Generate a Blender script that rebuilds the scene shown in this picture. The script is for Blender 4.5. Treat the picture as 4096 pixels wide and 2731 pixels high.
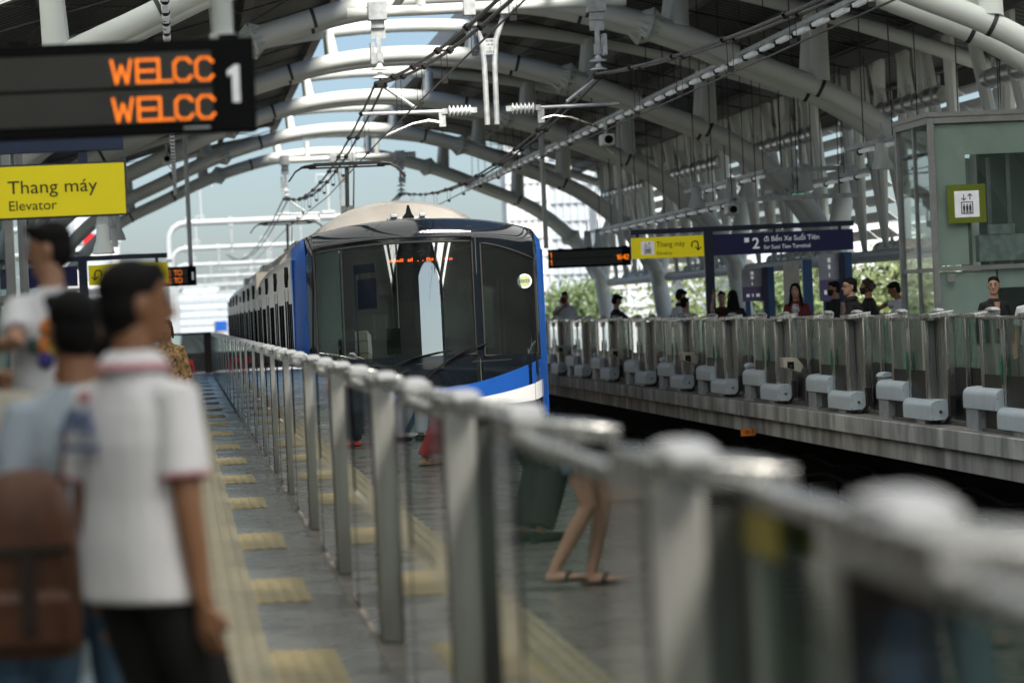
import bpy, bmesh, math, random
import numpy as np
from mathutils import Vector, Matrix
R = math.radians
random.seed(7)
SC = bpy.context.scene
for o in list(bpy.data.objects):
    bpy.data.objects.remove(o)
COL = SC.collection

# ------------------------------------------------------------------ camera
EYE = 1.55
FPX, VP, CEN, ROLL = 14250.0, (729.0, 1299.0), (2048.0, 1365.5), 0.046
_y = Vector((VP[0]-CEN[0], -(VP[1]-CEN[1]), -FPX)).normalized()      # world +Y seen in camera space
_z = Vector((-ROLL, 1, 0)); _z = (_z - _y*_z.dot(_y)).normalized()
_x = _y.cross(_z)
ROT = Matrix((_x, _y, _z))                                           # camera space -> world
cam_d = bpy.data.cameras.new('camera'); cam = bpy.data.objects.new('camera', cam_d); COL.objects.link(cam)
cam.matrix_world = Matrix.Translation((0, 0, EYE)) @ ROT.to_4x4()
cam_d.sensor_width = 36; cam_d.lens = FPX/4096*36
cam_d.clip_start = 0.3; cam_d.clip_end = 6000
cam_d.dof.use_dof = True; cam_d.dof.focus_distance = 41.5
cam_d.dof.aperture_fstop = 2.5; cam_d.dof.aperture_blades = 9
SC.camera = cam
PXS = 4096/2352
def at(px, py, Y):
    """point of the place at depth Y along the platform that a photo point looks at"""
    r = ROT @ Vector((px*PXS-CEN[0], -(py*PXS-CEN[1]), -FPX)); r *= Y/r.y
    return Vector((r.x, r.y, r.z+EYE))

# ------------------------------------------------------------------ light
W = bpy.data.worlds.new('World'); SC.world = W; W.use_nodes = True
nt = W.node_tree; nt.nodes.clear()
SUN_EL, SUN_AZ = R(50), R(162)            # azimuth clockwise from +Y
sky = nt.nodes.new('ShaderNodeTexSky'); sky.sky_type = 'NISHITA'; sky.sun_disc = False
sky.sun_elevation = SUN_EL; sky.sun_rotation = SUN_AZ
sky.air_density = .8; sky.dust_density = 1.1; sky.ozone_density = 3.4
bg = nt.nodes.new('ShaderNodeBackground'); bg.inputs[1].default_value = 0.066
wo = nt.nodes.new('ShaderNodeOutputWorld')
nt.links.new(sky.outputs[0], bg.inputs[0]); nt.links.new(bg.outputs[0], wo.inputs[0])
sd = bpy.data.lights.new('sun', 'SUN'); sun = bpy.data.objects.new('sun', sd); COL.objects.link(sun)
sd.energy = 5.0; sd.angle = R(26); sd.color = (1, .93, .82)
sun.location = (0, 0, 60)
sdir = Vector((math.sin(SUN_AZ)*math.cos(SUN_EL), math.cos(SUN_AZ)*math.cos(SUN_EL), math.sin(SUN_EL)))
sun.rotation_euler = sdir.to_track_quat('Z', 'Y').to_euler()
SC.view_settings.view_transform = 'Standard'; SC.view_settings.look = 'None'
SC.view_settings.exposure = .98; SC.view_settings.gamma = 1
SC.cycles.transparent_max_bounces = 32
SC.cycles.max_bounces = 10; SC.cycles.diffuse_bounces = 4; SC.cycles.glossy_bounces = 5
SC.cycles.sample_clamp_indirect = 6; SC.cycles.caustics_reflective = False; SC.cycles.caustics_refractive = False

# ------------------------------------------------------------------ materials
MATS = {}
def mat(name, col, rough=.5, metal=0., var=.12, scale=6., bump=0., stretch=(1,1,1), spec=.5, emit=None, estr=0, coat=0.):
    """painted, metal or cloth surface with a procedural colour and roughness variation"""
    m = bpy.data.materials.new(name); m.use_nodes = True; t = m.node_tree; n = t.nodes; l = t.links
    b = n['Principled BSDF']; tc = n.new('ShaderNodeTexCoord'); mp = n.new('ShaderNodeMapping')
    mp.inputs['Scale'].default_value = stretch
    l.new(tc.outputs['Object'], mp.inputs[0])
    nz = n.new('ShaderNodeTexNoise'); nz.inputs['Scale'].default_value = scale; nz.inputs['Detail'].default_value = 5
    l.new(mp.outputs[0], nz.inputs['Vector'])
    cr = n.new('ShaderNodeValToRGB'); c = Vector(col)
    cr.color_ramp.elements[0].position = .3; cr.color_ramp.elements[1].position = .7
    cr.color_ramp.elements[0].color = (*(c*(1-var)), 1); cr.color_ramp.elements[1].color = (*[min(1, v*(1+var)) for v in c], 1)
    l.new(nz.outputs[0], cr.inputs[0]); l.new(cr.outputs[0], b.inputs['Base Color'])
    mr = n.new('ShaderNodeMapRange'); mr.inputs[3].default_value = max(.02, rough-.08); mr.inputs[4].default_value = min(1, rough+.08)
    l.new(nz.outputs[0], mr.inputs[0]); l.new(mr.outputs[0], b.inputs['Roughness'])
    b.inputs['Metallic'].default_value = metal; b.inputs['Specular IOR Level'].default_value = spec
    b.inputs['Coat Weight'].default_value = coat; b.inputs['Coat Roughness'].default_value = .05
    if bump:
        bp = n.new('ShaderNodeBump'); bp.inputs['Strength'].default_value = bump; bp.inputs['Distance'].default_value = .02
        l.new(nz.outputs[0], bp.inputs['Height']); l.new(bp.outputs[0], b.inputs['Normal'])
    if emit:
        b.inputs['Emission Color'].default_value = (*emit, 1); b.inputs['Emission Strength'].default_value = estr
    MATS[name] = m
    return m
def glass(name, tint, ior=1.5, dirt=.04, rough=0.0):
    """thin pane: clear or tinted straight through, fresnel reflection, a little dust"""
    m = bpy.data.materials.new(name); m.use_nodes = True; t = m.node_tree; n = t.nodes; l = t.links
    n.clear(); out = n.new('ShaderNodeOutputMaterial')
    g = n.new('ShaderNodeNewGeometry'); mx = n.new('ShaderNodeMix'); mx.data_type = 'FLOAT'
    mx.inputs[2].default_value = ior; mx.inputs[3].default_value = 1/ior
    l.new(g.outputs['Backfacing'], mx.inputs[0])
    f = n.new('ShaderNodeFresnel'); l.new(mx.outputs[0], f.inputs[0])
    tr = n.new('ShaderNodeBsdfTransparent'); tr.inputs[0].default_value = (*tint, 1)
    gl = n.new('ShaderNodeBsdfGlossy'); gl.inputs['Roughness'].default_value = rough; gl.inputs[0].default_value = (.95, .97, .96, 1)
    df = n.new('ShaderNodeBsdfDiffuse'); df.inputs[0].default_value = (.5, .52, .5, 1)
    tc = n.new('ShaderNodeTexCoord'); nz = n.new('ShaderNodeTexNoise'); nz.inputs['Scale'].default_value = 3
    l.new(tc.outputs['Object'], nz.inputs['Vector'])
    mr = n.new('ShaderNodeMapRange'); mr.inputs[1].default_value = .35; mr.inputs[2].default_value = .8
    mr.inputs[3].default_value = dirt*.4; mr.inputs[4].default_value = dirt*2
    l.new(nz.outputs[0], mr.inputs[0])
    m1 = n.new('ShaderNodeMixShader'); l.new(mr.outputs[0], m1.inputs[0]); l.new(tr.outputs[0], m1.inputs[1]); l.new(df.outputs[0], m1.inputs[2])
    m2 = n.new('ShaderNodeMixShader'); l.new(f.outputs[0], m2.inputs[0]); l.new(m1.outputs[0], m2.inputs[1]); l.new(gl.outputs[0], m2.inputs[2])
    l.new(m2.outputs[0], out.inputs[0]); MATS[name] = m
    return m
def lamp(name, col, s, base=(.05,.05,.05)):
    return mat(name, base, .5, emit=col, estr=s, var=.02)

mat('white_tube', (.66,.70,.675), .38, var=.05, scale=.8)
mat('portal_paint', (.40,.44,.46), .5, var=.05)
mat('grey_tube', (.5,.53,.52), .45, var=.06, scale=1)
mat('black_band', (.03,.035,.035), .6)
mat('roof_sheet', (.085,.092,.09), .55, .3, var=.15, scale=2)
mat('purlin', (.045,.05,.05), .6)
mat('fascia', (.55,.53,.48), .6)
mat('steel', (.55,.55,.525), .27, 1.0, var=.10, scale=7, stretch=(3,3,.25))
mat('satin_steel', (.50,.505,.48), .42, .55, var=.10, scale=7, stretch=(3,3,.25))
mat('steel_dark', (.20,.21,.205), .38, .9, var=.15, scale=7, stretch=(3,3,.25))
mat('galvanised', (.44,.47,.49), .5, .4, var=.25, scale=9)
mat('motor_paint', (.62,.71,.75), .48, .05, var=.07, scale=5, bump=.03)
mat('cap_white', (.45,.465,.48), .38, var=.04)
mat('lower_black', (.012,.014,.015), .07, var=.2, spec=1., coat=1.)
mat('panel_black', (.010,.012,.012), .35, var=.2, spec=.25)
mat('notice_yellow', (.36,.29,.02), .5)
mat('beige_box', (.56,.52,.44), .42, .25, var=.05)
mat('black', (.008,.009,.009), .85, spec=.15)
mat('black_gloss', (.006,.009,.013), .07, coat=1., var=.1)
mat('rubber', (.02,.02,.02), .8)
mat('blue_paint', (.014,.085,.36), .3, spec=.2, var=.06, scale=2)
mat('white_paint', (.75,.77,.78), .3, var=.04)
mat('train_steel', (.60,.55,.475), .42, .25, var=.08, scale=3, stretch=(.3,.3,2.5))
mat('train_roof', (.56,.53,.49), .30, .65, var=.10, scale=2)
mat('train_window', (.012,.014,.016), .6, var=.2, spec=.0)
mat('cab_inside', (.15,.20,.175), .6, var=.1)
mat('cab_dark', (.03,.035,.035), .6)
mat('cab_light', (.42,.5,.45), .5)
mat('navy', (.018,.024,.075), .4, var=.05)
mat('navy_post', (.022,.04,.095), .4)
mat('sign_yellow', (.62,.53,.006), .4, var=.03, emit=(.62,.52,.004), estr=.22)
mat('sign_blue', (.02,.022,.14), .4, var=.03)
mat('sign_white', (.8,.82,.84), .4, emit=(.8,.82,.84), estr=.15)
mat('sign_black', (.012,.012,.012), .5)
mat('sign_green', (.20,.265,.012), .5, var=.03)
mat('exit_green', (.01,.16,.10), .4, emit=(.01,.2,.12), estr=.1)
mat('led_glass', (.050,.053,.046), .35, var=.05)
lamp('led_orange', (1, .20, .004), .75); lamp('led_red', (1, .10, .015), 9); lamp('tube_lamp', (.85,.92,.95), .08, (.5,.52,.52))
mat('handle_green', (.008,.19,.085), .3)
mat('duct', (.50,.51,.49), .32, .8, var=.15, scale=4, stretch=(1,.3,1))
mat('louvre', (.40,.42,.41), .5, .2)
mat('wire', (.022,.02,.02), .5, .4)
mat('insulator', (.72,.75,.77), .22)
mat('red_plastic', (.55,.02,.025), .35)
mat('orange_sign', (.85,.25,.015), .5)
mat('elev_panel', (.80,.84,.825), .4, var=.04, scale=1)
mat('elev_frame', (.34,.35,.35), .4, .5)
mat('board_grey', (.55,.54,.62), .5)
mat('board_violet', (.22,.17,.36), .5)
mat('post_blue', (.03,.11,.28), .4)
mat('tactile', (.37,.305,.155), .6, var=.12, scale=5)
mat('tactile_pale', (.275,.25,.165), .6, var=.12, scale=5)
mat('rail_steel', (.05,.04,.035), .6, .3)
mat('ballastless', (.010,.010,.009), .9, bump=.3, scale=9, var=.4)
mat('cable', (.012,.012,.013), .95, spec=.1)
mat('sticker_green', (.50,.58,.30), .6)
mat('plastic_bag', (.75,.75,.75), .4)
glass('gate_glass', (.66,.78,.74), 1.5, .03)
glass('barrier_glass', (.40,.50,.46), 3.0, .03)
glass('elev_glass', (.85,.91,.885), 1.5, .03)
glass('cab_glass', (.46,.54,.50), 4.8, .008)
glass('rail_glass', (.75,.82,.8), 1.5, .05)

m_ = bpy.data.materials.new('added_roof_translucent'); m_.use_nodes = True; n_ = m_.node_tree.nodes; l_ = m_.node_tree.links  # translucent roofing added out of view, only to let daylight inside
n_.clear(); o_ = n_.new('ShaderNodeOutputMaterial'); a_ = n_.new('ShaderNodeBsdfTranslucent'); b_ = n_.new('ShaderNodeBsdfDiffuse'); x_ = n_.new('ShaderNodeMixShader')
t_ = n_.new('ShaderNodeTexNoise'); t_.inputs['Scale'].default_value = 1.5; r_ = n_.new('ShaderNodeValToRGB'); r_.color_ramp.elements[0].color = (.86,.88,.86,1); r_.color_ramp.elements[1].color = (.92,.94,.92,1)
l_.new(t_.outputs[0], r_.inputs[0]); l_.new(r_.outputs[0], a_.inputs[0]); b_.inputs[0].default_value = (.5,.5,.48,1); x_.inputs[0].default_value = .12
l_.new(a_.outputs[0], x_.inputs[1]); l_.new(b_.outputs[0], x_.inputs[2]); l_.new(x_.outputs[0], o_.inputs[0]); MATS['added_roof_translucent'] = m_
m2_ = m_.copy(); m2_.name = 'added_roof_translucent_dim'; m2_.node_tree.nodes['Color Ramp'].color_ramp.elements[0].color = (.54,.56,.54,1); m2_.node_tree.nodes['Color Ramp'].color_ramp.elements[1].color = (.62,.64,.62,1); MATS['added_roof_translucent_dim'] = m2_  # dimmer copy of the added daylight roofing, for the left side
def floor_mat(name, c1, c2, size, rough):
    m = bpy.data.materials.new(name); m.use_nodes = True; n = m.node_tree.nodes; l = m.node_tree.links
    b = n['Principled BSDF']; tc = n.new('ShaderNodeTexCoord')
    br = n.new('ShaderNodeTexBrick'); br.offset = 0; br.inputs['Scale'].default_value = 1
    br.inputs['Brick Width'].default_value = size; br.inputs['Row Height'].default_value = size
    br.inputs['Mortar Size'].default_value = .004; br.inputs['Color1'].default_value = (*c1, 1); br.inputs['Color2'].default_value = (*c2, 1)
    br.inputs['Mortar'].default_value = (.03,.03,.03,1)
    l.new(tc.outputs['Object'], br.inputs['Vector'])
    nz = n.new('ShaderNodeTexNoise'); nz.inputs['Scale'].default_value = 2.2; nz.inputs['Detail'].default_value = 8
    l.new(tc.outputs['Object'], nz.inputs['Vector'])
    nz2 = n.new('ShaderNodeTexNoise'); nz2.inputs['Scale'].default_value = 160; l.new(tc.outputs['Object'], nz2.inputs['Vector'])
    mx = n.new('ShaderNodeMix'); mx.data_type = 'RGBA'; mx.blend_type = 'MULTIPLY'; mx.inputs[0].default_value = .15
    l.new(br.outputs['Color'], mx.inputs[6]); l.new(nz2.outputs[0], mx.inputs[7]); l.new(mx.outputs[2], b.inputs['Base Color'])
    mr = n.new('ShaderNodeMapRange'); mr.inputs[1].default_value = .3; mr.inputs[2].default_value = .7
    mr.inputs[3].default_value = rough-.1; mr.inputs[4].default_value = rough+.12
    l.new(nz.outputs[0], mr.inputs[0]); l.new(mr.outputs[0], b.inputs['Roughness'])
    MATS[name] = m
floor_mat('floor_tile', (.135,.14,.13), (.17,.175,.16), .6, .27)
def concrete_mat(name, c, streak):
    m = bpy.data.materials.new(name); m.use_nodes = True; n = m.node_tree.nodes; l = m.node_tree.links
    b = n['Principled BSDF']; tc = n.new('ShaderNodeTexCoord'); mp = n.new('ShaderNodeMapping'); mp.inputs['Scale'].default_value = (1.1, 1.1, .30)
    l.new(tc.outputs['Object'], mp.inputs[0])
    a = n.new('ShaderNodeTexNoise'); a.inputs['Scale'].default_value = 2.2; a.inputs['Detail'].default_value = 9; l.new(mp.outputs[0], a.inputs['Vector'])
    d = n.new('ShaderNodeTexNoise'); d.inputs['Scale'].default_value = .8; d.inputs['Detail'].default_value = 7; l.new(tc.outputs['Object'], d.inputs['Vector'])
    r1 = n.new('ShaderNodeValToRGB'); r1.color_ramp.elements[0].position = .35; r1.color_ramp.elements[1].position = .62
    cv = Vector(c); r1.color_ramp.elements[0].color = (*(cv*(1-streak)), 1); r1.color_ramp.elements[1].color = (*cv, 1)
    r2 = n.new('ShaderNodeValToRGB'); r2.color_ramp.elements[0].position = .47; r2.color_ramp.elements[1].position = .53
    r2.color_ramp.elements[0].color = (.72,.72,.72,1); r2.color_ramp.elements[1].color = (1,1,1,1)
    l.new(a.outputs[0], r1.inputs[0]); l.new(d.outputs[0], r2.inputs[0])
    mx = n.new('ShaderNodeMix'); mx.data_type = 'RGBA'; mx.blend_type = 'MULTIPLY'; mx.inputs[0].default_value = .8
    l.new(r1.outputs[0], mx.inputs[6]); l.new(r2.outputs[0], mx.inputs[7]); l.new(mx.outputs[2], b.inputs['Base Color'])
    b.inputs['Roughness'].default_value = .85
    bp = n.new('ShaderNodeBump'); bp.inputs['Strength'].default_value = .25; bp.inputs['Distance'].default_value = .02
    l.new(a.outputs[0], bp.inputs['Height']); l.new(bp.outputs[0], b.inputs['Normal'])
    MATS[name] = m
concrete_mat('concrete', (.70,.71,.68), .5)
concrete_mat('slab_top', (.30,.28,.25), .3)
def leaf_mat(name, c):
    m = bpy.data.materials.new(name); m.use_nodes = True; n = m.node_tree.nodes; l = m.node_tree.links
    b = n['Principled BSDF']; oi = n.new('ShaderNodeNewGeometry')
    cr = n.new('ShaderNodeValToRGB'); cv = Vector(c)
    cr.color_ramp.elements[0].color = (*(cv*.55), 1); cr.color_ramp.elements[1].color = (*(cv*1.5), 1)
    l.new(oi.outputs['Random Per Island'], cr.inputs[0]); l.new(cr.outputs[0], b.inputs['Base Color']); b.inputs['Roughness'].default_value = .6
    MATS[name] = m
leaf_mat('leaf', (.075,.115,.040)); leaf_mat('leaf_pale', (.115,.15,.055))
mat('bark', (.12,.10,.08), .9)
mat('facade_white', (.62,.64,.66), .7, var=.05); mat('facade_grey', (.42,.47,.52), .6, var=.08); mat('facade_glass_hazed', (.42,.48,.53), .3)  # window glass paled in colour to stand in for haze
mat('ground_far', (.30,.30,.27), .9, var=.3, scale=.05)

# ------------------------------------------------------------------ mesh helper
class MB:
    def __init__(s): s.v = []; s.f = []
    def add(s, vs, fs):
        k = len(s.v); s.v += [tuple(v) for v in vs]; s.f += [tuple(i+k for i in f) for f in fs]; return s
    def box(s, x0, x1, y0, y1, z0, z1, M=None):
        vs = [Vector(p) for p in ((x0,y0,z0),(x1,y0,z0),(x1,y1,z0),(x0,y1,z0),(x0,y0,z1),(x1,y0,z1),(x1,y1,z1),(x0,y1,z1))]
        if M: vs = [M @ v for v in vs]
        return s.add(vs, [(3,2,1,0),(4,5,6,7),(0,1,5,4),(1,2,6,5),(2,3,7,6),(3,0,4,7)])
    def loft(s, rings, cap=True):
        n = len(rings[0]); k = len(s.v)
        for r in rings: s.v += [tuple(p) for p in r]
        for i in range(len(rings)-1):
            for j in range(n):
                a = k+i*n+j; b = k+i*n+(j+1) % n
                s.f.append((a, b, b+n, a+n))
        if cap:
            s.f.append(tuple(k+j for j in reversed(range(n)))); s.f.append(tuple(k+(len(rings)-1)*n+j for j in range(n)))
        return s
    def tube(s, pts, r, n=10, cap=True):
        pts = [Vector(p) for p in pts]; m = len(pts); rr = r if isinstance(r, (list, tuple)) else [r]*m
        rings = []; up = None
        for i, p in enumerate(pts):
            t = (pts[min(i+1, m-1)]-pts[max(i-1, 0)])
            t = t.normalized() if t.length > 1e-9 else Vector((0,0,1))
            if up is None: up = Vector((0,0,1)) if abs(t.z) < .9 else Vector((0,1,0))
            a = t.cross(up).normalized(); up = a.cross(t).normalized()
            rings.append([p + a*math.cos(q*2*math.pi/n)*rr[i] + up*math.sin(q*2*math.pi/n)*rr[i] for q in range(n)])
        return s.loft(rings, cap)
    def ell(s, c, rx, ry, rz, n=12, m=8, M=None):
        rings = []
        for i in range(m+1):
            th = math.pi*(i/m); rad = max(.02, math.sin(th)); z = -math.cos(th)
            ring = [Vector((rx*rad*math.cos(q*2*math.pi/n), ry*rad*math.sin(q*2*math.pi/n), rz*z)) for q in range(n)]
            if M: ring = [M @ p for p in ring]
            rings.append([p+Vector(c) for p in ring])
        return s.loft(rings)
    def lathe(s, prof, c=(0,0,0), n=16, axis='z'):
        rings = []
        for r, h in prof:
            rg = []
            for q in range(n):
                a = q*2*math.pi/n; x, y = r*math.cos(a), r*math.sin(a)
                rg.append(Vector((x, y, h) if axis == 'z' else ((h, x, y) if axis == 'x' else (y, h, x))) + Vector(c))
            rings.append(rg)
        return s.loft(rings)
    def prism(s, poly, t0, t1, axis='y'):
        """polygon in the plane across an axis, pushed from t0 to t1"""
        f = {'y': lambda a, b, t: (a, t, b), 'x': lambda a, b, t: (t, a, b), 'z': lambda a, b, t: (a, b, t)}[axis]
        return s.loft([[f(a, b, t0) for a, b in poly], [f(a, b, t1) for a, b in poly]])
    def mesh(s, name, m, smooth=35):
        me = bpy.data.meshes.new(name); me.from_pydata(s.v, [], s.f)
        bm = bmesh.new(); bm.from_mesh(me); bmesh.ops.recalc_face_normals(bm, faces=bm.faces); bm.to_mesh(me); bm.free()
        me.materials.append(MATS[m] if isinstance(m, str) else m)
        if smooth:
            me.polygons.foreach_set('use_smooth', [True]*len(me.polygons)); me.set_sharp_from_angle(angle=R(smooth))
        return me
    def build(s, name, m, parent=None, bevel=0, smooth=35, label=None):
        o = bpy.data.objects.new(name, s.mesh(name, m, smooth)); COL.objects.link(o)
        if parent: o.parent = parent
        if bevel:
            b = o.modifiers.new('bevel', 'BEVEL'); b.width = bevel; b.segments = 2; b.limit_method = 'ANGLE'; b.angle_limit = R(40)
        if label: o['label'] = label
        return o
def tag(o, label=None, cat=None, group=None, kind=None):
    if label: o['label'] = label
    if cat: o['category'] = cat
    if group: o['group'] = group
    if kind: o['kind'] = kind
    return o
def thing(name, label, cat, loc=(0,0,0), rz=0, group=None):
    o = bpy.data.objects.new(name, None); COL.objects.link(o); o.empty_display_size = .2
    o.location = loc; o.rotation_euler = (0, 0, rz)
    return tag(o, label, cat, group)
def dup(root, loc, label, rz=None):
    r = root.copy(); COL.objects.link(r); r.location = loc; r['label'] = label
    if rz is not None: r.rotation_euler = (0, 0, rz)
    for ch in root.children:
        c = ch.copy(); COL.objects.link(c); c.parent = r
        for g in ch.children:
            d = g.copy(); COL.objects.link(d); d.parent = c
    return r
ORD = ['first','second','third','fourth','fifth','sixth','seventh','eighth','ninth','tenth','eleventh','twelfth','thirteenth','fourteenth','fifteenth','sixteenth','seventeenth','eighteenth','nineteenth','twentieth','twenty-first','twenty-second','twenty-third','twenty-fourth']
def text(body, size, m, parent, name='lettering', loc=(0,0,0), rot=(R(90),0,0), align='LEFT', ext=.003, bold=0., sx=1., clip=None):
    cu = bpy.data.curves.new('txt', 'FONT'); cu.body = body; cu.size = size; cu.extrude = ext; cu.align_x = align; cu.offset = bold
    cu.resolution_u = 4
    t = bpy.data.objects.new('txt', cu); COL.objects.link(t)
    dg = bpy.context.evaluated_depsgraph_get(); me = bpy.data.meshes.new_from_object(t.evaluated_get(dg))
    bpy.data.objects.remove(t)
    me.transform(Matrix.Diagonal((sx, 1, 1, 1)))
    if clip is not None:
        bm = bmesh.new(); bm.from_mesh(me)
        bmesh.ops.bisect_plane(bm, geom=bm.verts[:]+bm.edges[:]+bm.faces[:], plane_co=(clip,0,0), plane_no=(1,0,0), clear_outer=True); bm.to_mesh(me); bm.free()
    me.materials.clear(); me.materials.append(MATS[m]); me.name = name
    o = bpy.data.objects.new(name, me); COL.objects.link(o); o.parent = parent; o.location = loc; o.rotation_euler = rot
    return o

# ================================================================== SETTING
XC = 4.8; EL, ER = 1.29, 8.45
OL, OR_ = -4.9, 14.5
YA, YB = -14., 114.
m = MB().box(-3000, 3000, -800, 5000, -12.2, -12); tag(m.build('ground', 'ground_far', smooth=0), kind='structure')
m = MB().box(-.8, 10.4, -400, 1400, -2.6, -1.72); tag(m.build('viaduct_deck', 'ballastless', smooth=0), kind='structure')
def platform(e, o, sgn):
    m = MB().box(min(e+sgn*.45, o), max(e+sgn*.45, o), YA, YB, -.45, 0)
    tag(m.build('platform_floor', 'floor_tile', smooth=0), kind='structure')
    m = MB().box(min(e, e+sgn*.45), max(e, e+sgn*.45), YA, YB, -.22, -.004)
    tag(m.build('platform_edge', 'concrete', bevel=.006), kind='structure')
    m = MB().box(min(e+sgn*.03, e+sgn*.449), max(e+sgn*.03, e+sgn*.449), YA, YB, -.002, .002) if sgn > 0 else MB().box(e-.449, e-.03, YA, YB, -.002, .002)
    tag(m.build('platform_ledge', 'slab_top', smooth=0), kind='structure')
    m = MB().box(min(e+sgn*.09, e+sgn*.449), max(e+sgn*.09, e+sgn*.449), YA, YB, -.47, -.225)
    tag(m.build('platform_beam', 'concrete', bevel=.006), kind='structure')
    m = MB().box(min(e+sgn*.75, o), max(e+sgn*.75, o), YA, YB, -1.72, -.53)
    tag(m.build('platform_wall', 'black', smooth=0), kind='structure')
platform(EL, OL, -1); platform(ER, OR_, 1)
# tactile paving on the left platform, ribs are real
tp = MB(); py = MB()
YCR = [6.05,11.7,16.65,21.6,26.55,32.2,37.15,42.1,47.1,52.7,57.7,62.6,67.5,73.2,78.1,83.1,88.,93.7,98.6,103.6,108.5]
YCL = [y*.949 for y in YCR]; YCL = [y for y in YCL]+[108.5]
tp.box(.035, .335, 1, 112, 0, .004)
for k in range(370):
    y = 1+k*.3
    for j in range(4): tp.box(.055+j*.075, .085+j*.075, y+.02, y+.28, .004, .010)
for yc in YCL:
    py.box(-.01+.345, .645, yc-.9, yc+.9, 0, .005)
    for q in range(6):
        for j in range(4): py.box(.362+j*.072, .394+j*.072, yc-.9+q*.3+.02, yc-.9+q*.3+.28, .005, .011)
tag(tp.build('tactile_paving', 'tactile_pale', smooth=0), kind='structure'); tag(py.build('tactile_paving', 'tactile', smooth=0), kind='structure')

# rails
for tx, nm in ((2.785, 'near the arriving train'), (6.82, 'below the right platform')):
    t = thing('railway_track', 'dark slab railway track '+nm, 'track', (tx, 0, -1.72))
    for sx in (-.72, .72):
        MB().box(sx-.07, sx+.07, -60, 900, .38, .42).box(sx-.03, sx+.03, -60, 900, .42, .58).box(sx-.036, sx+.036, -60, 900, .58, .62).build('rail', 'rail_steel', t)
    b = MB()
    for k in range(0, 110): b.box(-1.1, 1.1, 10+k*.75, 10.3+k*.75, 0, .38)
    b.build('sleepers', 'ballastless', t, smooth=0)
# cables and brackets under the right platform edge
cb = thing('cable_run', 'black cables looped on brackets below the right platform edge', 'cables', (ER+.5, 0, -1.1))
for j, (dz, ph) in enumerate(((.35, 0), (.15, 1.3), (-.1, 2.1))):
    MB().tube([(-.05*j+.12*math.sin(y*1.1+ph)*.3, y, dz+.10*abs(math.sin(y*.9+ph))-.1) for y in [25+k*.4 for k in range(170)]], .03, 6).build('cable', 'cable', cb)
br_ = MB().box(-.15, .2, 0, .3, -.25, .0).mesh('bracket', 'steel_dark', 0)
for k in range(28):
    o = bpy.data.objects.new('bracket', br_); COL.objects.link(o); o.parent = cb; o.location = (0, 26+k*2.4, 0)

# ================================================================== ROOF
def interp(pts, x):
    x = abs(x)
    for i in range(len(pts)-1):
        if x <= pts[i+1][0]:
            p0 = pts[max(i-1,0)]; p1 = pts[i]; p2 = pts[i+1]; p3 = pts[min(i+2, len(pts)-1)]
            t = (x-p1[0])/(p2[0]-p1[0]); h = p2[0]-p1[0]
            m1 = (p2[1]-p0[1])/(p2[0]-p0[0])*h if i > 0 else 0; m2 = (p3[1]-p1[1])/(p3[0]-p1[0])*h
            return (2*t**3-3*t*t+1)*p1[1]+(t**3-2*t*t+t)*m1+(-2*t**3+3*t*t)*p2[1]+(t**3-t*t)*m2
    return pts[-1][1]
LOW = [(0,6.93),(1.5,6.82),(2.8,6.52),(3.9,6.16),(5.05,5.66),(6.9,4.78),(8.3,3.5),(8.85,2.5)]
UPP = [(0,7.56),(2,7.44),(4,7.12),(6,6.6),(8,5.95),(10,5.2)]
low = lambda x: interp(LOW, x); upp = lambda x: interp(UPP, x)
def slope(f, x): return math.atan2(f(x+.05)-f(x-.05), .1)
FR = [7., 21., 34.5, 47.5, 60.5, 73.5, 87., 101.5, 115.5]
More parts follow.
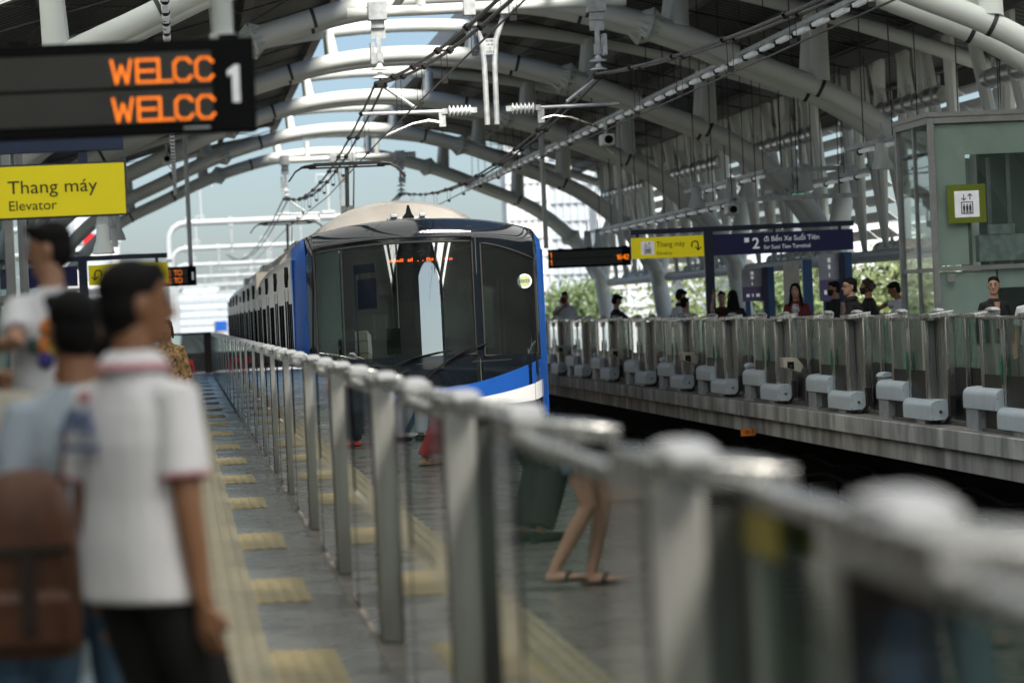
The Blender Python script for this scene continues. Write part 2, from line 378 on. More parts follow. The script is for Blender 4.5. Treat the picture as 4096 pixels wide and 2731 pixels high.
def make_arch(Y, label):
    t = thing('roof_arch', label, 'roof arch', (XC, Y, 0), 0, 'white tubular arches carrying the station roof')
    xs = [i*8.85/30 for i in range(-30, 31)]
    for dy in (0, 1.25):
        MB().tube([(x, dy, low(x)) for x in xs], .165, 16).build('lower_chord', 'white_tube', t)
        for sx in (-1, 1):
            for xg in (3.4, 8.0):
                g = MB()
                a = slope(low, sx*xg); M = Matrix.Translation((sx*xg, dy, low(xg))) @ Matrix.Rotation(-a, 4, 'Y')
                for q in range(10):
                    Mq = M @ Matrix.Rotation(q*math.pi/5, 4, 'X')
                    vs = [Mq @ Vector(p) for p in ((.02,-.012,.15),(.20,-.012,.16),(.02,-.012,.27),(.02,.012,.15),(.20,.012,.16),(.02,.012,.27))]
                    g.add(vs, [(0,1,2),(5,4,3),(0,3,4,1),(1,4,5,2),(2,5,3,0)])
                    vs = [Mq @ Vector(p) for p in ((-.02,-.012,.15),(-.20,-.012,.16),(-.02,-.012,.27),(-.02,.012,.15),(-.20,.012,.16),(-.02,.012,.27))]
                    g.add(vs, [(0,1,2),(5,4,3),(0,3,4,1),(1,4,5,2),(2,5,3,0)])
                rings = [[M @ Vector((h, .28*math.cos(k*.3927), .28*math.sin(k*.3927))) for k in range(16)] for h in (-.022, .022)]
                g.loft(rings); g.build('flange', 'white_tube', t)
        for xg in (-2.35, 2.35, 4.9, -4.9, 6.3, -6.3):
            a = slope(low, xg); M = Matrix.Translation((xg, dy, low(xg))) @ Matrix.Rotation(-a, 4, 'Y')
            MB().loft([[M @ Vector((h, .172*math.cos(k*.3927), .172*math.sin(k*.3927))) for k in range(16)] for h in (-.03, .03)]).build('strap', 'black_band', t)
    xs = [i*10/24 for i in range(-24, 25)]
    MB().tube([(x, .62, upp(x)) for x in xs], .14, 14).build('upper_chord', 'white_tube', t)
    for x in (-6.3, -3.9, -1.45, 1.45, 3.9, 6.3):
        wx = .1 if abs(x) < 3 else .15
        for dy in (0, 1.25):
            MB().tube([(x, dy, low(x)+.1), (x+.06*(1 if x > 0 else -1), .62+(dy-.62)*.55, upp(x)-.06)], [wx*1.15, wx], 12).build('strut', 'white_tube', t)
    for sx in (-1, 1):
        MB().tube([(sx*9.25, .62, 0), (sx*9.1, .62, 1.2), (sx*8.95, .62, 2.3), (sx*9.25, .7, 4.0), (sx*9.7, .75, 5.1)], [.27, .25, .24, .22, .17], 16).build('column', 'white_tube', t)
        MB().tube([(sx*9.0, .62, 2.0), (sx*8.98, .4, 2.3), (sx*8.8, .1, 2.7)], [.17, .19, .165], 12).build('branch', 'white_tube', t)
        MB().tube([(sx*9.0, .62, 2.0), (sx*8.98, .85, 2.3), (sx*8.8, 1.15, 2.7)], [.17, .19, .165], 12).build('branch', 'white_tube', t)
        MB().tube([(sx*9.35, 1.9, 0), (sx*9.05, 1.0, 2.2)], [.09, .12], 10).build('raking_prop', 'white_tube', t)
        MB().lathe([(.42,0),(.42,.03),(.34,.05)], (sx*9.25, .62, 0), 16).build('base_plate', 'galvanised', t)
    return t
LBL = ['', '', '', 'nearest one, crossing the upper right corner of the view', 'second nearest, just beyond the first catenary beam', 'third nearest, over the rear of the first car', 'fourth nearest, above the far signs', 'second to last at the far end of the station', 'last one, at the far open end of the station']
a0 = make_arch(FR[3], 'white twin tube roof arch, '+LBL[3])
for y, lb in zip(FR[4:], LBL[4:]): dup(a0, (XC, y, 0), 'white twin tube roof arch, '+lb)

for sx, side in ((-1, 'left'), (1, 'right')):
    t = thing('station_roof', 'dark ribbed metal roof sheet over the %s platform beside the open sky gap, unseen translucent sheets added nearer the camera' % side, 'roof', (XC, 0, 0))
    # ribbed sheet: trapezoid profile along Y, bent along the arch
    xs = [1.55, 3, 4.5, 6, 7.5, 9, 10.3]; rows = []; y = YA
    k = 0
    while y < 119:
        rows.append((y, .0 if k % 4 in (0, 1) else .045)); y += (.16 if k % 2 == 0 else .06); k += 1
    V = []; Fc = []
    for (yy, dz) in rows:
        for x in xs: V.append((sx*x, yy, upp(x)+.52+dz))
    n = len(xs)
    for i in range(len(rows)-1):
        for j in range(n-1): Fc.append((i*n+j, i*n+j+1, (i+1)*n+j+1, (i+1)*n+j))
    cut = [f for f in Fc if V[f[0]][1] > (49 if sx > 0 else 56)]  # nearer sheets, out of view, are the added translucent ones that light the station
    for nm, fs in (('roof_sheet', cut), ('added_translucent_sheet', [f for f in Fc if V[f[0]][1] <= (49 if sx > 0 else 56)])):
        us = sorted({i for f in fs for i in f}); ix = {i: k for k, i in enumerate(us)}
        MB().add([V[i] for i in us], [tuple(ix[i] for i in f) for f in fs]).build(nm, 'roof_sheet' if nm == 'roof_sheet' else ('added_roof_translucent' if sx > 0 else 'added_roof_translucent_dim'), t, smooth=0)
    for x in (1.6, 3.3, 5.0, 6.7, 8.4, 10.0):
        z = upp(x)+.14
        MB().box(sx*x-.09, sx*x+.09, YA, 118.5, z, z+.03).box(sx*x-.012, sx*x+.012, YA, 118.5, z+.03, z+.33).box(sx*x-.09, sx*x+.09, YA, 118.5, z+.33, z+.37).build('purlin', 'purlin', t, smooth=0)
    MB().box(sx*1.49-.02, sx*1.49+.02, YA, 118.6, upp(1.5)+.2, upp(1.5)+.62).build('edge_trim', 'fascia', t, smooth=0)
    w = MB()
    for k, y in enumerate([FR[0]-15.7]+FR[:-1]):
        for x0, x1 in ((1.7, 4.5), (4.5, 8.3)):
            w.tube([(sx*x0, y+.6, upp(x0)+.12), (sx*x1, y+15.5, upp(x1)+.12)], .012, 5).tube([(sx*x1, y+.6, upp(x1)+.12), (sx*x0, y+15.5, upp(x0)+.12)], .012, 5)
        for j in (1, 2, 3): w.tube([(sx*1.7, y+j*3.9, upp(1.7)+.1), (sx*8.3, y+j*3.9, upp(8.3)+.1)], .014, 5)
    w.build('bracing', 'wire', t)

t = thing('added_reflection_walls', 'unseen dark wall panels added around and behind the camera to shape the windscreen reflection', 'wall', (XC, -12, 0))  # unseen dark walls added to keep the windscreen dark around one bright band
for sx in (-1, 1):
    MB().box(min(sx*9.3, sx*9.5), max(sx*9.3, sx*9.5), 0, 62 if sx > 0 else 48, 0, 6).build('added_side_wall', 'cab_dark', t)
    pass

MB().box(-9.3, .5, -.3, -.1, -1.7, 7.9).build('added_end_wall', 'cab_dark', t); MB().box(8.2, 9.3, -.3, -.1, -1.7, 7.9).build('added_end_wall', 'cab_dark', t)
MB().prism([(.51, 7.9), (.51, 6.3)]+[(.51+7.68*k/12, 6.7-.4*abs(k/6-1)**2.4) for k in range(1, 12)]+[(8.19, 6.3), (8.19, 7.9)], -.3, -.1, 'y').build('added_arched_head', 'cab_dark', t)  # opening shaped so that its reflection makes the bright windscreen band

# louvred sides, fins and ducts, bay by bay
bays = [(FR[i], FR[i+1]) for i in range(len(FR)-1)]
BN = ['nearest', 'second nearest', 'third nearest', 'fourth', 'fifth', 'third farthest', 'second farthest', 'farthest']
for sx, side in ((1, 'right'), (-1, 'left')):
    for bi, (y0, y1) in enumerate(bays):
        if bi < 3 and sx > 0 or sx < 0 and bi < 2: continue
        t = thing('louvre_screen', '%s bay of grey louvres and white fins along the %s side of the station' % (BN[bi], side), 'louvre screen', (XC+sx*9.9, y0+1.6, 2.7), 0, 'louvre screens along the station sides')
        L = y1-y0-1.9; b = MB()
        for k in range(8):
            z = .15+k*.36; x = sx*(.55-.03*k)
            M = Matrix.Translation((x, 0, z)) @ Matrix.Rotation(sx*R(38), 4, 'Y')
            y = 0
            while y < L:
                ln = random.choice((1.6, 2.2, 3.0, 4.0))
                b.box(-.15, .15, y, min(L, y+ln), -.012, .012, M); y += ln+random.choice((.03, .03, .25, .6))
        if sx > 0: b.build('louvre_slats', 'louvre', t, smooth=0)
        nf = 5
        for k in range(nf):
            y = (k+.5)*L/nf
            for lean in (-.55, .55):
                jx, jy = random.uniform(-.12,.12), random.uniform(-.45,.45)
                p = [(sx*(-1.0+jx), y+lean*1.9+jy, 3.45), (sx*-.82, y+lean*.8+jy*.5, 1.4), (sx*-.7, y, -.35)]
                MB().tube(p, [.125, .11, .05], 8).build('fin', 'white_tube', t)
        MB().tube([(sx*-.72, -.6, -.4), (sx*-.72, L+.4, -.4)], .13, 10).build('fin_rail', 'grey_tube', t)
        for (x, z, r_, nm) in ((sx*-.95, 2.35, .15, 'upper'), (sx*-.35, -.3, .16, 'lower')):
            d = tag(MB().tube([(0,0,0), (0, L*.86, .04)], r_, 14).build('drain_duct', 'duct'), '%s silver drain duct in the %s bay of the %s side' % (nm, BN[bi], side), 'duct', 'silver ducts along the station sides')
            d.location = (XC+sx*9.9+x, y0+1.6+L*.06, 2.7+z)
            for k in range(11):
                c = MB()
                c.lathe([(r_+.004,-.03),(r_+.03,-.02),(r_+.03,.02),(r_+.004,.03)], (0, L*.86*(k+.5)/11, .02), 14, 'y')
                c.box(-.025, .025, L*.86*(k+.5)/11-.02, L*.86*(k+.5)/11+.02, r_, r_+.22)
                c.build('pipe_clip', 'galvanised', d)

# railing on the outer edge of the right platform
for sx, xx in ((1, 14.2), (-1, -4.6)):
    t = thing('platform_railing', 'low glass railing with steel rail along the outer edge of the %s platform' % ('right' if sx > 0 else 'left'), 'railing', (xx, 0, 0))
    MB().box(-.04, .04, 0, 113, 1.06, 1.12).build('handrail', 'steel', t)
    MB().box(-.008, .008, 0, 113, .1, 1.0).build('glass_panel', 'rail_glass', t, smooth=0)
    bal = MB().box(-.03, .03, 0, .05, 0, 1.06).mesh('railing_post', 'steel', 0)
    for k in range(57):
        o = bpy.data.objects.new('railing_post', bal); COL.objects.link(o); o.parent = t; o.location = (0, k*2, 0)

# ================================================================== PLATFORM GATES
def make_gate(label, gl='gate_glass'):
    pb, ps = ('panel_black', 'steel') if gl == 'gate_glass' else ('lower_black', 'satin_steel')
    t = thing('platform_gate', label, 'platform gate', (ER, 0, 0))
    for s in (1, -1):
        a, b = sorted((s*1.0, s*1.6))
        p = MB().box(.31, .42, a, b, 0, 1.22).build('gate_post', ps, t, bevel=.012)
        MB().box(.42, .427, a+.004*0+(.03 if s > 0 else .0), b-(.0 if s > 0 else .03), .03, 1.20).build('mirror_cladding', 'lower_black', t, smooth=0)
        poly = [(.13,1.190),(.13,1.238),(.20,1.246),(.425,1.274),(.425,1.22),(.36,1.20)]
        MB().prism([(x, z) for x, z in poly], a, b, 'y').build('gate_head', 'steel', t, bevel=.006)
        c0, c1 = sorted((s*.86, s*1.25)); rings = []
        for k in range(13):
            u = k/12; w = math.sin(math.pi*min(1, max(0, u)))**.35 if 0 < u < 1 else .25
            rings.append([(.345+.056*math.copysign(abs(math.cos(q))**.7, math.cos(q))*(.7+.3*w), c0+(c1-c0)*u, 1.266+.036*max(0, math.sin(q))**.7*w+(-.004 if math.sin(q) < 0 else 0)) for q in [j*2*math.pi/14 for j in range(14)]])
        MB().loft(rings).build('post_cap', 'cap_white', t)
        lf = MB().box(.19, .235, .012 if s > 0 else -.10, .10 if s > 0 else -.012, .04, 1.17).build('door_leaf', ps, t, bevel=.006)
        MB().box(.19, .235, min(s*.94, s*1.03), max(s*.94, s*1.03), .04, 1.17).build('outer_stile', ps, lf, bevel=.006)
        MB().box(.236, .309, min(s*1.005, s*1.03), max(s*1.005, s*1.03), .0, 1.165).build('side_panel', 'steel_dark', t)
        MB().box(.205, .217, min(s*.10, s*.94), max(s*.10, s*.94), .60, 1.17).build('leaf_glass', gl, lf, smooth=0)
        MB().box(.20, .222, min(s*.10, s*.94), max(s*.10, s*.94), .04, .60).build('lower_panel', pb, lf, smooth=0)
        MB().box(.185, .245, min(s*.012, s*1.0), max(s*.012, s*1.0), 1.172, 1.212).build('leaf_rail', 'steel', lf, bevel=.008)
        MB().box(.16, .186, min(s*.03, s*.085), max(s*.03, s*.085), 1.08, 1.17).build('leaf_bracket', 'steel', lf)
    MB().ell((.165,-.06,.66), .016, .034, .165, 12, 10).build('pull_handle', 'handle_green', t)
    MB().box(.30, .40, -1.03, -1.0, .5, 1.2).build('side_glass', 'gate_glass', t, smooth=0)
    MB().box(.16, .30, -1.0, 1.0, 0, .035).build('threshold', 'steel_dark', t, bevel=.006)
    return t
def make_screen(L, label, gl='gate_glass'):
    pb = 'panel_black' if gl == 'gate_glass' else 'lower_black'
    t = thing('glass_screen', label, 'glass screen', (ER, 0, 0))
    MB().box(.405, .42, 0, L, .64, 1.19).build('glass_panel', gl, t, smooth=0)
    MB().box(.40, .424, 0, L, .05, .64).build('lower_panel', pb, t, smooth=0)
    MB().box(.375, .418, 0, L, 1.19, 1.23).build('top_rail', 'steel', t, bevel=.012)
    MB().box(.30, .38, 0, L, 0, .05).build('bottom_rail', 'steel_dark', t, bevel=.006)
    MB().box(.34, .398, L*.5-.03, L*.5+.03, .05, 1.195).build('mullion', 'steel', t, bevel=.006)
    return t
def series(proto_fn, kind, ys, sgn, lab, grp):
    t0 = None
    for i, y in enumerate(ys):
        lb = lab(i)
        if t0 is None: t0 = o = proto_fn(lb); o.location = (ER if sgn > 0 else EL, y, 0); o.scale = (sgn, 1, 1.035 if sgn > 0 else .99); o['group'] = grp
        else: o = dup(t0, (ER if sgn > 0 else EL, y, 0), lb)
vR = [y for y in YCR if y > 35]; vL = [y for y in YCL if y > 4]
series(make_gate, 'gate', vR, 1, lambda i: 'steel gate with green handle on the right platform, %s from the right edge' % ORD[i], 'platform gates along the right platform')
series(lambda lb: make_gate(lb, 'barrier_glass'), 'gate', vL, -1, lambda i: 'steel gate with white caps on the left platform, %s from the camera' % ORD[i], 'platform gates along the left platform')
near = [o for o in bpy.data.objects if o.get('label', '').startswith('steel gate with white caps on the left platform, first')][0]
MB().box(.246, .252, .55, .93, 1.09, 1.165).build('yellow_notice', 'notice_yellow', near)
def gaps(ys): return [(ys[i]+1.6, ys[i+1]-1.6) for i in range(len(ys)-1)]
protos = {}
for sgn, ys, side in ((1, YCR[6:], 'right'), (-1, [.35]+YCL, 'left')):
    for i, (a, b) in enumerate(gaps(ys)):
        L = round(b-a, 1); lb = 'glass screen with black lower half between %s gates, %s from the %s' % (side, ORD[i], 'right photo edge' if sgn > 0 else 'camera')
        key = (L, sgn)
        if key not in protos: o = protos[key] = make_screen(b-a, lb, 'gate_glass' if sgn > 0 else 'barrier_glass')
        else: o = dup(protos[key], (0,0,0), lb)
        o.location = (ER if sgn > 0 else EL, a, 0); o.scale = (sgn, 1, 1.035 if sgn > 0 else .99); o['group'] = 'fixed glass screens along the %s platform' % side
        if sgn > 0:
            pass
# grey drive housings on the right platform ledge
def make_drive(label):
    t = thing('drive_housing', label, 'drive housing', (ER, 0, 0), 0, 'grey stepped drive housings on the right platform ledge')
    def hood(s0, s1, z0, z1, nm):
        poly = [(.10, z0), (.10, z1-.085)]+[(.10+.085*(1-math.cos(a)), z1-.085+.085*math.sin(a)) for a in [k*math.pi/12 for k in range(1, 7)]]+[(.275, z1+.008), (.335, z1-.05), (.335, z0)]
        h = MB().prism(poly, s0, s1, 'y').build(nm, 'motor_paint', t, bevel=.004)
        b = MB()
        b.lathe([(.018,-.014),(.02,-.004),(.02,.004)], (.22, s0-.004, z0+.10), 10, 'y')
        for x, z in ((.12, z0+.015), (.315, z0+.02), (.315, z1-.07), (.2, z1-.012), (.12, z1-.1)): b.lathe([(.006,-.008),(.006,.002)], (x, s0-.002, z), 6, 'y')
        b.build('bolt', 'steel_dark', h)
    hood(.02, 1.62, .245, .475, 'upper_hood'); hood(-1.58, .0, .055, .285, 'lower_hood')
    MB().box(.12, .30, 1.0, 1.58, 0, .24).box(.10, .33, .97, 1.61, 0, .012).build('bracket', 'galvanised', t, bevel=.004)
    MB().box(.13, .28, -1.1, -.6, 0, .055).build('foot', 'galvanised', t, bevel=.004)
    MB().tube([(.22,-1.5,.02),(.25,-1.66,.03),(.3,-1.7,.1),(.33,-1.7,.3)], .02, 8).box(.30, .36, -1.75, -1.62, .1, .34).build('cable_fitting', 'rubber', t)
    return t
d0 = None
for i, y in enumerate(vR):
    lb = 'pale grey stepped housing on the right platform ledge, %s from the right edge' % ORD[i]
    if d0 is None: d0 = make_drive(lb); d0.location = (ER, y, 0)
    else: dup(d0, (ER, y, 0), lb)
def make_sensor(label):
    t = thing('sensor_box', label, 'sensor box', (ER, 0, 0), 0, 'beige sensor hoods on the right platform ledge')
    P_ = lambda pts: [(x-.03, z+.56) for x, z in pts]
    MB().prism(P_([(0,0),(0,.14),(.20,.13),(.285,.02),(.245,-.085),(.15,-.045)]), -.16, .16, 'y').build('hood', 'beige_box', t, bevel=.006)
    MB().prism(P_([(.245,-.09),(.29,.012),(.42,-.14),(.36,-.20)]), -.13, .13, 'y').build('support_arm', 'steel_dark', t, bevel=.004)
    MB().prism(P_([(.055,.085),(.150,.08),(.150,-.03),(.055,.0)]), -.166, -.161, 'y').build('lens_window', 'black', t)
    MB().lathe([(.018,-.01),(.018,.0)], (.075, -.167, .58), 12, 'y').build('lens', 'led_glass', t)
    MB().box(.30, .36, -.06, .06, 0, .46).build('pedestal', 'steel_dark', t, bevel=.006)
    return t
mids = [(YCR[i]+YCR[i+1])/2 for i in range(7, len(YCR)-1)]
s0 = None
for i, y in enumerate([m_ for k, m_ in enumerate(mids) if k % 2 == 1][:5]):
    lb = 'beige angular hood with dark window on the right ledge, %s from the right edge' % ORD[i]
    if s0 is None: s0 = make_sensor(lb); s0.location = (ER, y, 0)
    else: dup(s0, (ER, y, 0), lb)
c0 = None
for i, y in enumerate([m_ for k, m_ in enumerate(mids) if k % 2 == 0][:5]):
    lb = 'narrow grey cabinet with rounded lid between right gates, %s from the right edge' % ORD[i]
    if c0 is None:
        c0 = thing('gate_cabinet', lb, 'cabinet', (ER, y, 0), 0, 'narrow cabinets between right platform gates')
        MB().box(.20, .31, -.85, -.5, 0, .50).build('cabinet_body', 'galvanised', c0, bevel=.006)
        MB().prism([(.185,.505),(.19,.53),(.22,.56),(.29,.565),(.325,.54),(.325,.505)], -.87, -.48, 'y').build('lid', 'motor_paint', c0, bevel=.004)
    else: dup(c0, (ER, y, 0), lb)
# far end of the left platform
t = thing('end_fence', 'steel and glass end fence with black lower half closing the left platform', 'fence', (0, 113.2, 0))
MB().box(-3.5, .9, 0, .03, .05, .64).build('lower_panel', 'lower_black', t); MB().box(-3.5, .9, .005, .02, .64, 1.22).build('glass_panel', 'rail_glass', t)
MB().box(-3.5, .9, -.04, .07, 1.22, 1.29).build('top_rail', 'black', t)
for x in (-3.5, -2.1, -.75, .66): MB().box(x, x+.24 if x > 0 else x+.08, -.04, .07, 0, 1.29).build('fence_post', 'black' if x > 0 else 'steel_dark', t)
def stool(loc, lb):
    t = thing('plastic_stool', lb, 'stool', loc, 0, 'red plastic stools')
    MB().box(-.15, .15, -.15, .15, .42, .45).build('seat', 'red_plastic', t, bevel=.012)
    for sx in (-1, 1):
        for sy in (-1, 1):
            MB().tube([(sx*.13, sy*.13, .42), (sx*.18, sy*.18, 0)], .026, 6).build('leg', 'red_plastic', t)
    MB().box(-.15, .15, -.155, -.14, .30, .42).box(-.15, .15, .14, .155, .30, .42).box(-.155, -.14, -.15, .15, .30, .42).box(.14, .155, -.15, .15, .30, .42).build('apron', 'red_plastic', t)
stool((.12, 111, 0), 'red plastic stool at the far end of the left platform, clear of the wall')
stool((-.3, 112, 0), 'red plastic stool half hidden behind the brown patterned shirt')

# ================================================================== TRAIN
TX, TY = 2.785, 41.2
tr = thing('metro_train', 'steel metro train with black and blue nose arriving at the left platform', 'train', (TX, TY, 0))
def ny(x, z=1.5):
    y = x*x/7.4
    e = max(0, abs(x)-1.22); y += e*e*5.5
    y += (z-1.5)*math.tan(R(2.0)) if z > .9 else (z-1.5)*math.tan(R(2.0))+(.9-z)*.10
    tp = ztop(x); e = max(0, z-(tp-.20)); y += e*e*5
    return y
def ztop(x): return 2.66-.17*(abs(x)/1.35)**2.4 if abs(x) < 1.35 else 2.49-.95*(abs(x)-1.35)
def patch(f0, f1, x0, x1, off, nx=24, nz=10):
    """a skin patch of the curved nose between two height curves, off metres proud of it"""
    m = MB(); V = []; Fc = []
    fx0 = x0 if callable(x0) else (lambda v: x0); fx1 = x1 if callable(x1) else (lambda v: x1)
    for d in (off, off-.012):
        for i in range(nx+1):
            for j in range(nz+1):
                v = j/nz; xa, xb = fx0(v), fx1(v); x = xa+(xb-xa)*i/nx
                z = f0(x)+(f1(x)-f0(x))*v
                V.append((x, ny(x, z)-d, z))
    N = (nx+1)*(nz+1); w = nz+1
    for i in range(nx):
        for j in range(nz):
            a = i*w+j; Fc.append((a, a+w, a+w+1, a+1)); Fc.append((N+a, N+a+1, N+a+w+1, N+a+w))
    for i in range(nx):
        for j in (0, nz):
            a = i*w+j; b = a+w; Fc.append((a, b, N+b, N+a) if j else (b, a, N+a, N+b))
    for j in range(nz):
        for i in (0, nx):
            a = i*w+j; b = a+1; Fc.append((b, a, N+a, N+b) if i else (a, b, N+b, N+a))
    return m.add(V, Fc)
wtop = lambda x: 2.385-.085*((x+.15)/1.1)**2 if x < -.15 else 2.385-.03*(x+.15)**2
dtop = lambda x: 2.345-.21*((x-.69)/.65)**1.5 if x > .69 else 2.345
wbot = lambda x: 1.06
c = lambda v: (lambda x: v)
WL, WR, DL, DR = -1.235, .60, .70, 1.345
fm = patch(wtop, ztop, WL, WR, 0).build('nose_mask', 'black_gloss', tr)
patch(dtop, ztop, WR, DR, 0, 12).build('nose_mask', 'black_gloss', tr)
patch(c(.35), wbot, WL, WR, 0).build('nose_mask', 'black_gloss', tr)
patch(c(.35), c(1.03), DL-.03, DR, 0, 12).build('nose_mask', 'black_gloss', tr)
patch(c(1.03), dtop, WR, DL, 0, 4).build('door_pillar', 'black_gloss', tr)
patch(c(.35), ztop, -1.325, WL, 0, 6).build('nose_mask', 'black_gloss', tr)
patch(c(.98), ztop, DR, 1.385, 0, 6).build('nose_mask', 'black_gloss', tr)
patch(c(-1.0), c(.35), -1.45, 1.45, .0, 24, 6).build('front_apron', 'black', tr)
patch(wbot, wtop, WL+.004, WR-.004, -.006, 24, 10).build('windscreen', 'cab_glass', tr)
dg = patch(c(1.03), dtop, DL+.004, DR-.004, -.006, 12, 10).build('door_window', 'cab_glass', tr)
# thin frames round the panes and the door seam
def strip(pts, w, m_, nm, off=.012):
    MB().tube([(x, ny(x, z)-off, z) for x, z in pts], w, 6).build(nm, m_, tr)
xs = [WL+(WR-WL)*i/20 for i in range(21)]
strip([(WL, 1.06)]+[(x, wtop(x)) for x in xs]+[(WR, 1.06)]+[(WL, 1.06)], .012, 'rubber', 'pane_seal')
strip([(WL-.06, 1.05)]+[(x, wtop(x)+.055) for x in xs]+[(WR+.012, 1.04)]+[(WL-.06, 1.05)], .008, 'black', 'pane_frame')
xs = [DL+(DR-DL)*i/14 for i in range(15)]
strip([(DL, 1.03)]+[(x, dtop(x)) for x in xs]+[(DR, 1.03), (DL, 1.03)], .010, 'rubber', 'pane_seal')
strip([(.645, 2.44), (.645, .35)], .007, 'steel_dark', 'door_seam', .006)
# blue corners and the blue and white sweep
for sx in (-1, 1):
    f = patch(c(.30), lambda x: ztop(x)-.005, 1.385 if sx > 0 else -1.475, 1.475 if sx > 0 else -1.325, .004, 8, 14)
    f.build('corner_panel', 'blue_paint', tr)
    y0 = ny(1.475, 1.5)
    MB().box(sx*1.475-.006, sx*1.475+.006, y0-.02, y0+.42, .3, 2.25).build('corner_side', 'blue_paint', tr)
sw = lambda x: .70+.27*((x-.35)/1.03)**1.5 if x > .35 else .70-.1*(.35-x)
wh = lambda x: sw(x)-.10-.15*max(0, min(1, (x+.2)/1.5))
patch(wh, sw, -.6, 1.385, .006, 20, 6).build('blue_sweep', 'blue_paint', tr)
patch(lambda x: wh(x)-.02-.18*max(0, min(1, (x-.2)/1.1)), wh, .0, 1.40, .006, 20, 4).build('white_sweep', 'white_paint', tr)
for sx in (-1, 1):
    h = patch(c(-.15), c(.05), sx*.95-.18, sx*.95+.18, .012, 8, 4).build('headlight', 'led_glass', tr)
strip([(-1.30, .985), (-.6, .975), (.0, .97), (.64, .97)], .005, 'rubber', 'panel_seam', .003); strip([(.65, .97), (1.0, .975), (1.38, .985)], .005, 'rubber', 'panel_seam', .003)
strip([(-1.3, 2.47), (-.6, 2.545), (0, 2.57), (.6, 2.545), (1.3, 2.43)], .004, 'rubber', 'panel_seam', .0)
# wipers
for (xa, za, xb, zb) in ((-.45, .93, .16, 1.10), (-.02, .80, .58, 1.16)):
    MB().tube([(x, ny(x, z)-.045, z) for x, z in ((xa, za), ((xa+xb)/2, (za+zb)/2+.03), (xb, zb))], .009, 6).tube([(x, ny(x, z)-.03, z) for x, z in (((xa+xb)/2-.05, (za+zb)/2+.01), (xb+.15, zb+.02))], .012, 6).build('wiper', 'black', tr)
# body shell of three cars, left open at the nose so the cab shows through the glass
def section(k=0.):
    p = [(-1.475, -.95), (-1.475, .2), (-1.475, 1.2), (-1.475, 1.86), (-1.46, 2.05), (-1.40, 2.24), (-1.25, 2.40), (-.95, 2.53), (-.5, 2.61), (0, 2.635)]
    return p+[(-x, z) for x, z in reversed(p[:-1])]
yb = ny(1.475, 1.5)
cars = [(yb+.02, 20.6), (21.1, 40.6), (41.1, 60.9)]
for i, (a, b) in enumerate(cars):
    m_ = MB(); sc = section()
    if i == 0:
        m_.loft([[(x*(1.0), ny(x, min(z, 2.2))+.06 if abs(x) > 1.3 else max(ny(x, 2.2)+.30, a-.1), z) for x, z in sc], [(x, a+.25, z) for x, z in sc], [(x, b, z) for x, z in sc]], cap=False)
        m_.add([(-1.475,b,-.95),(1.475,b,-.95),(1.475,b,2.4),(-1.475,b,2.4)], [(0,1,2,3)])
    else: m_.loft([[(x, a, z) for x, z in sc], [(x, b, z) for x, z in sc]])
    body = m_.build('car_body', 'train_steel', tr)
    # roof skin, air conditioners and kit
    top = [(x, z+.006) for x, z in sc if z > 2.2]
    MB().loft([[(x, y, z) for x, z in top]+[(x, y, z-.02) for x, z in reversed(top)] for y in ((a+.45 if i == 0 else a), b)]).build('roof_skin', 'train_roof', body)
    if i < 2: MB().box(-1.1, 1.1, b, b+.5, -.6, 2.3).build('gangway', 'rubber', tr)
    for sx in (-1, 1):
        if sx > 0 and i > 0: continue
        for dk in range(4):
            yc = (a+b)/2+(dk-1.5)*4.95
            for q in (-1, 1):
                MB().box(sx*1.476, sx*1.483, yc+q*.37-.15, yc+q*.37+.15, .62, 1.78).build('door_window', 'train_window', body)
                MB().box(sx*1.476, sx*1.480, yc+q*.70-.012, yc+q*.70+.012, -.05, 1.92).build('door_seam', 'black', body)
            MB().tube([(sx*1.478, yc, 1.99), (sx*1.478, yc, 2.12)], .02, 6).build('door_lamp', 'black', body)
        for wk in range(-2, 3):
            yc = (a+b)/2+wk*4.95/1.0*.999
            if abs(wk) == 2: yc = (a+b)/2+(9.0 if wk > 0 else -9.0); hw = .2
            else: hw = .44
            for q in (-1, 1):
                MB().box(sx*1.476, sx*1.483, yc+q*(hw+.16)-hw, yc+q*(hw+.16)+hw, .66, 1.74).build('side_window', 'train_window', body)
        for yv in (a+2.2, (a+b)/2-2.4, (a+b)/2+2.6): 
            MB().tube([(sx*1.479, yv, 1.95), (sx*1.479, yv, 2.2)], .025, 6).build('grab_bar', 'black', body)
prof = [(math.cos(a)*1.08, 2.45+.55*math.sin(a)) for a in [math.pi*k/20 for k in range(21)]]
def ac(y0, y1, parent):
    rings = []
    for y, s_ in ((y0, .93), (y0+.10, 1.0), (y1-.1, 1.), (y1, .93)):
        rings.append([(x*s_, y, 2.45+(z-2.45)*s_) for x, z in prof])
    o = MB().loft(rings).build('roof_unit', 'train_roof', parent)
    g = MB()
    for k in range(30):
        for q in (5.2, 14.8): 
            a_ = math.pi*q/20; x = -math.cos(a_)*1.1 ; g.box(x-.03, x+.03, y0+.4+k*(y1-y0-.8)/30, y0+.46+k*(y1-y0-.8)/30, 2.44+.44*math.sin(a_), 2.44+.52*math.sin(a_))
    g.build('vent_fins', 'steel_dark', o)
for i, (a, b) in enumerate(cars):
    ac(a+3.2, a+6.8, tr); ac(a+12.6, a+16.2, tr)
    MB().box(-1.15, -.75, a+8.5, a+11, 2.4, 2.66).box(.75, 1.15, a+8.5, a+11, 2.4, 2.66).build('resistor_box', 'steel_dark', tr, bevel=.02)
ah = MB().box(-.33, .13, .50, .85, 2.58, 2.69).box(-.30, -.22, .45, .55, 2.69, 2.73).box(.04, .11, .45, .55, 2.69, 2.73).build('antenna_base', 'galvanised', tr, bevel=.008)
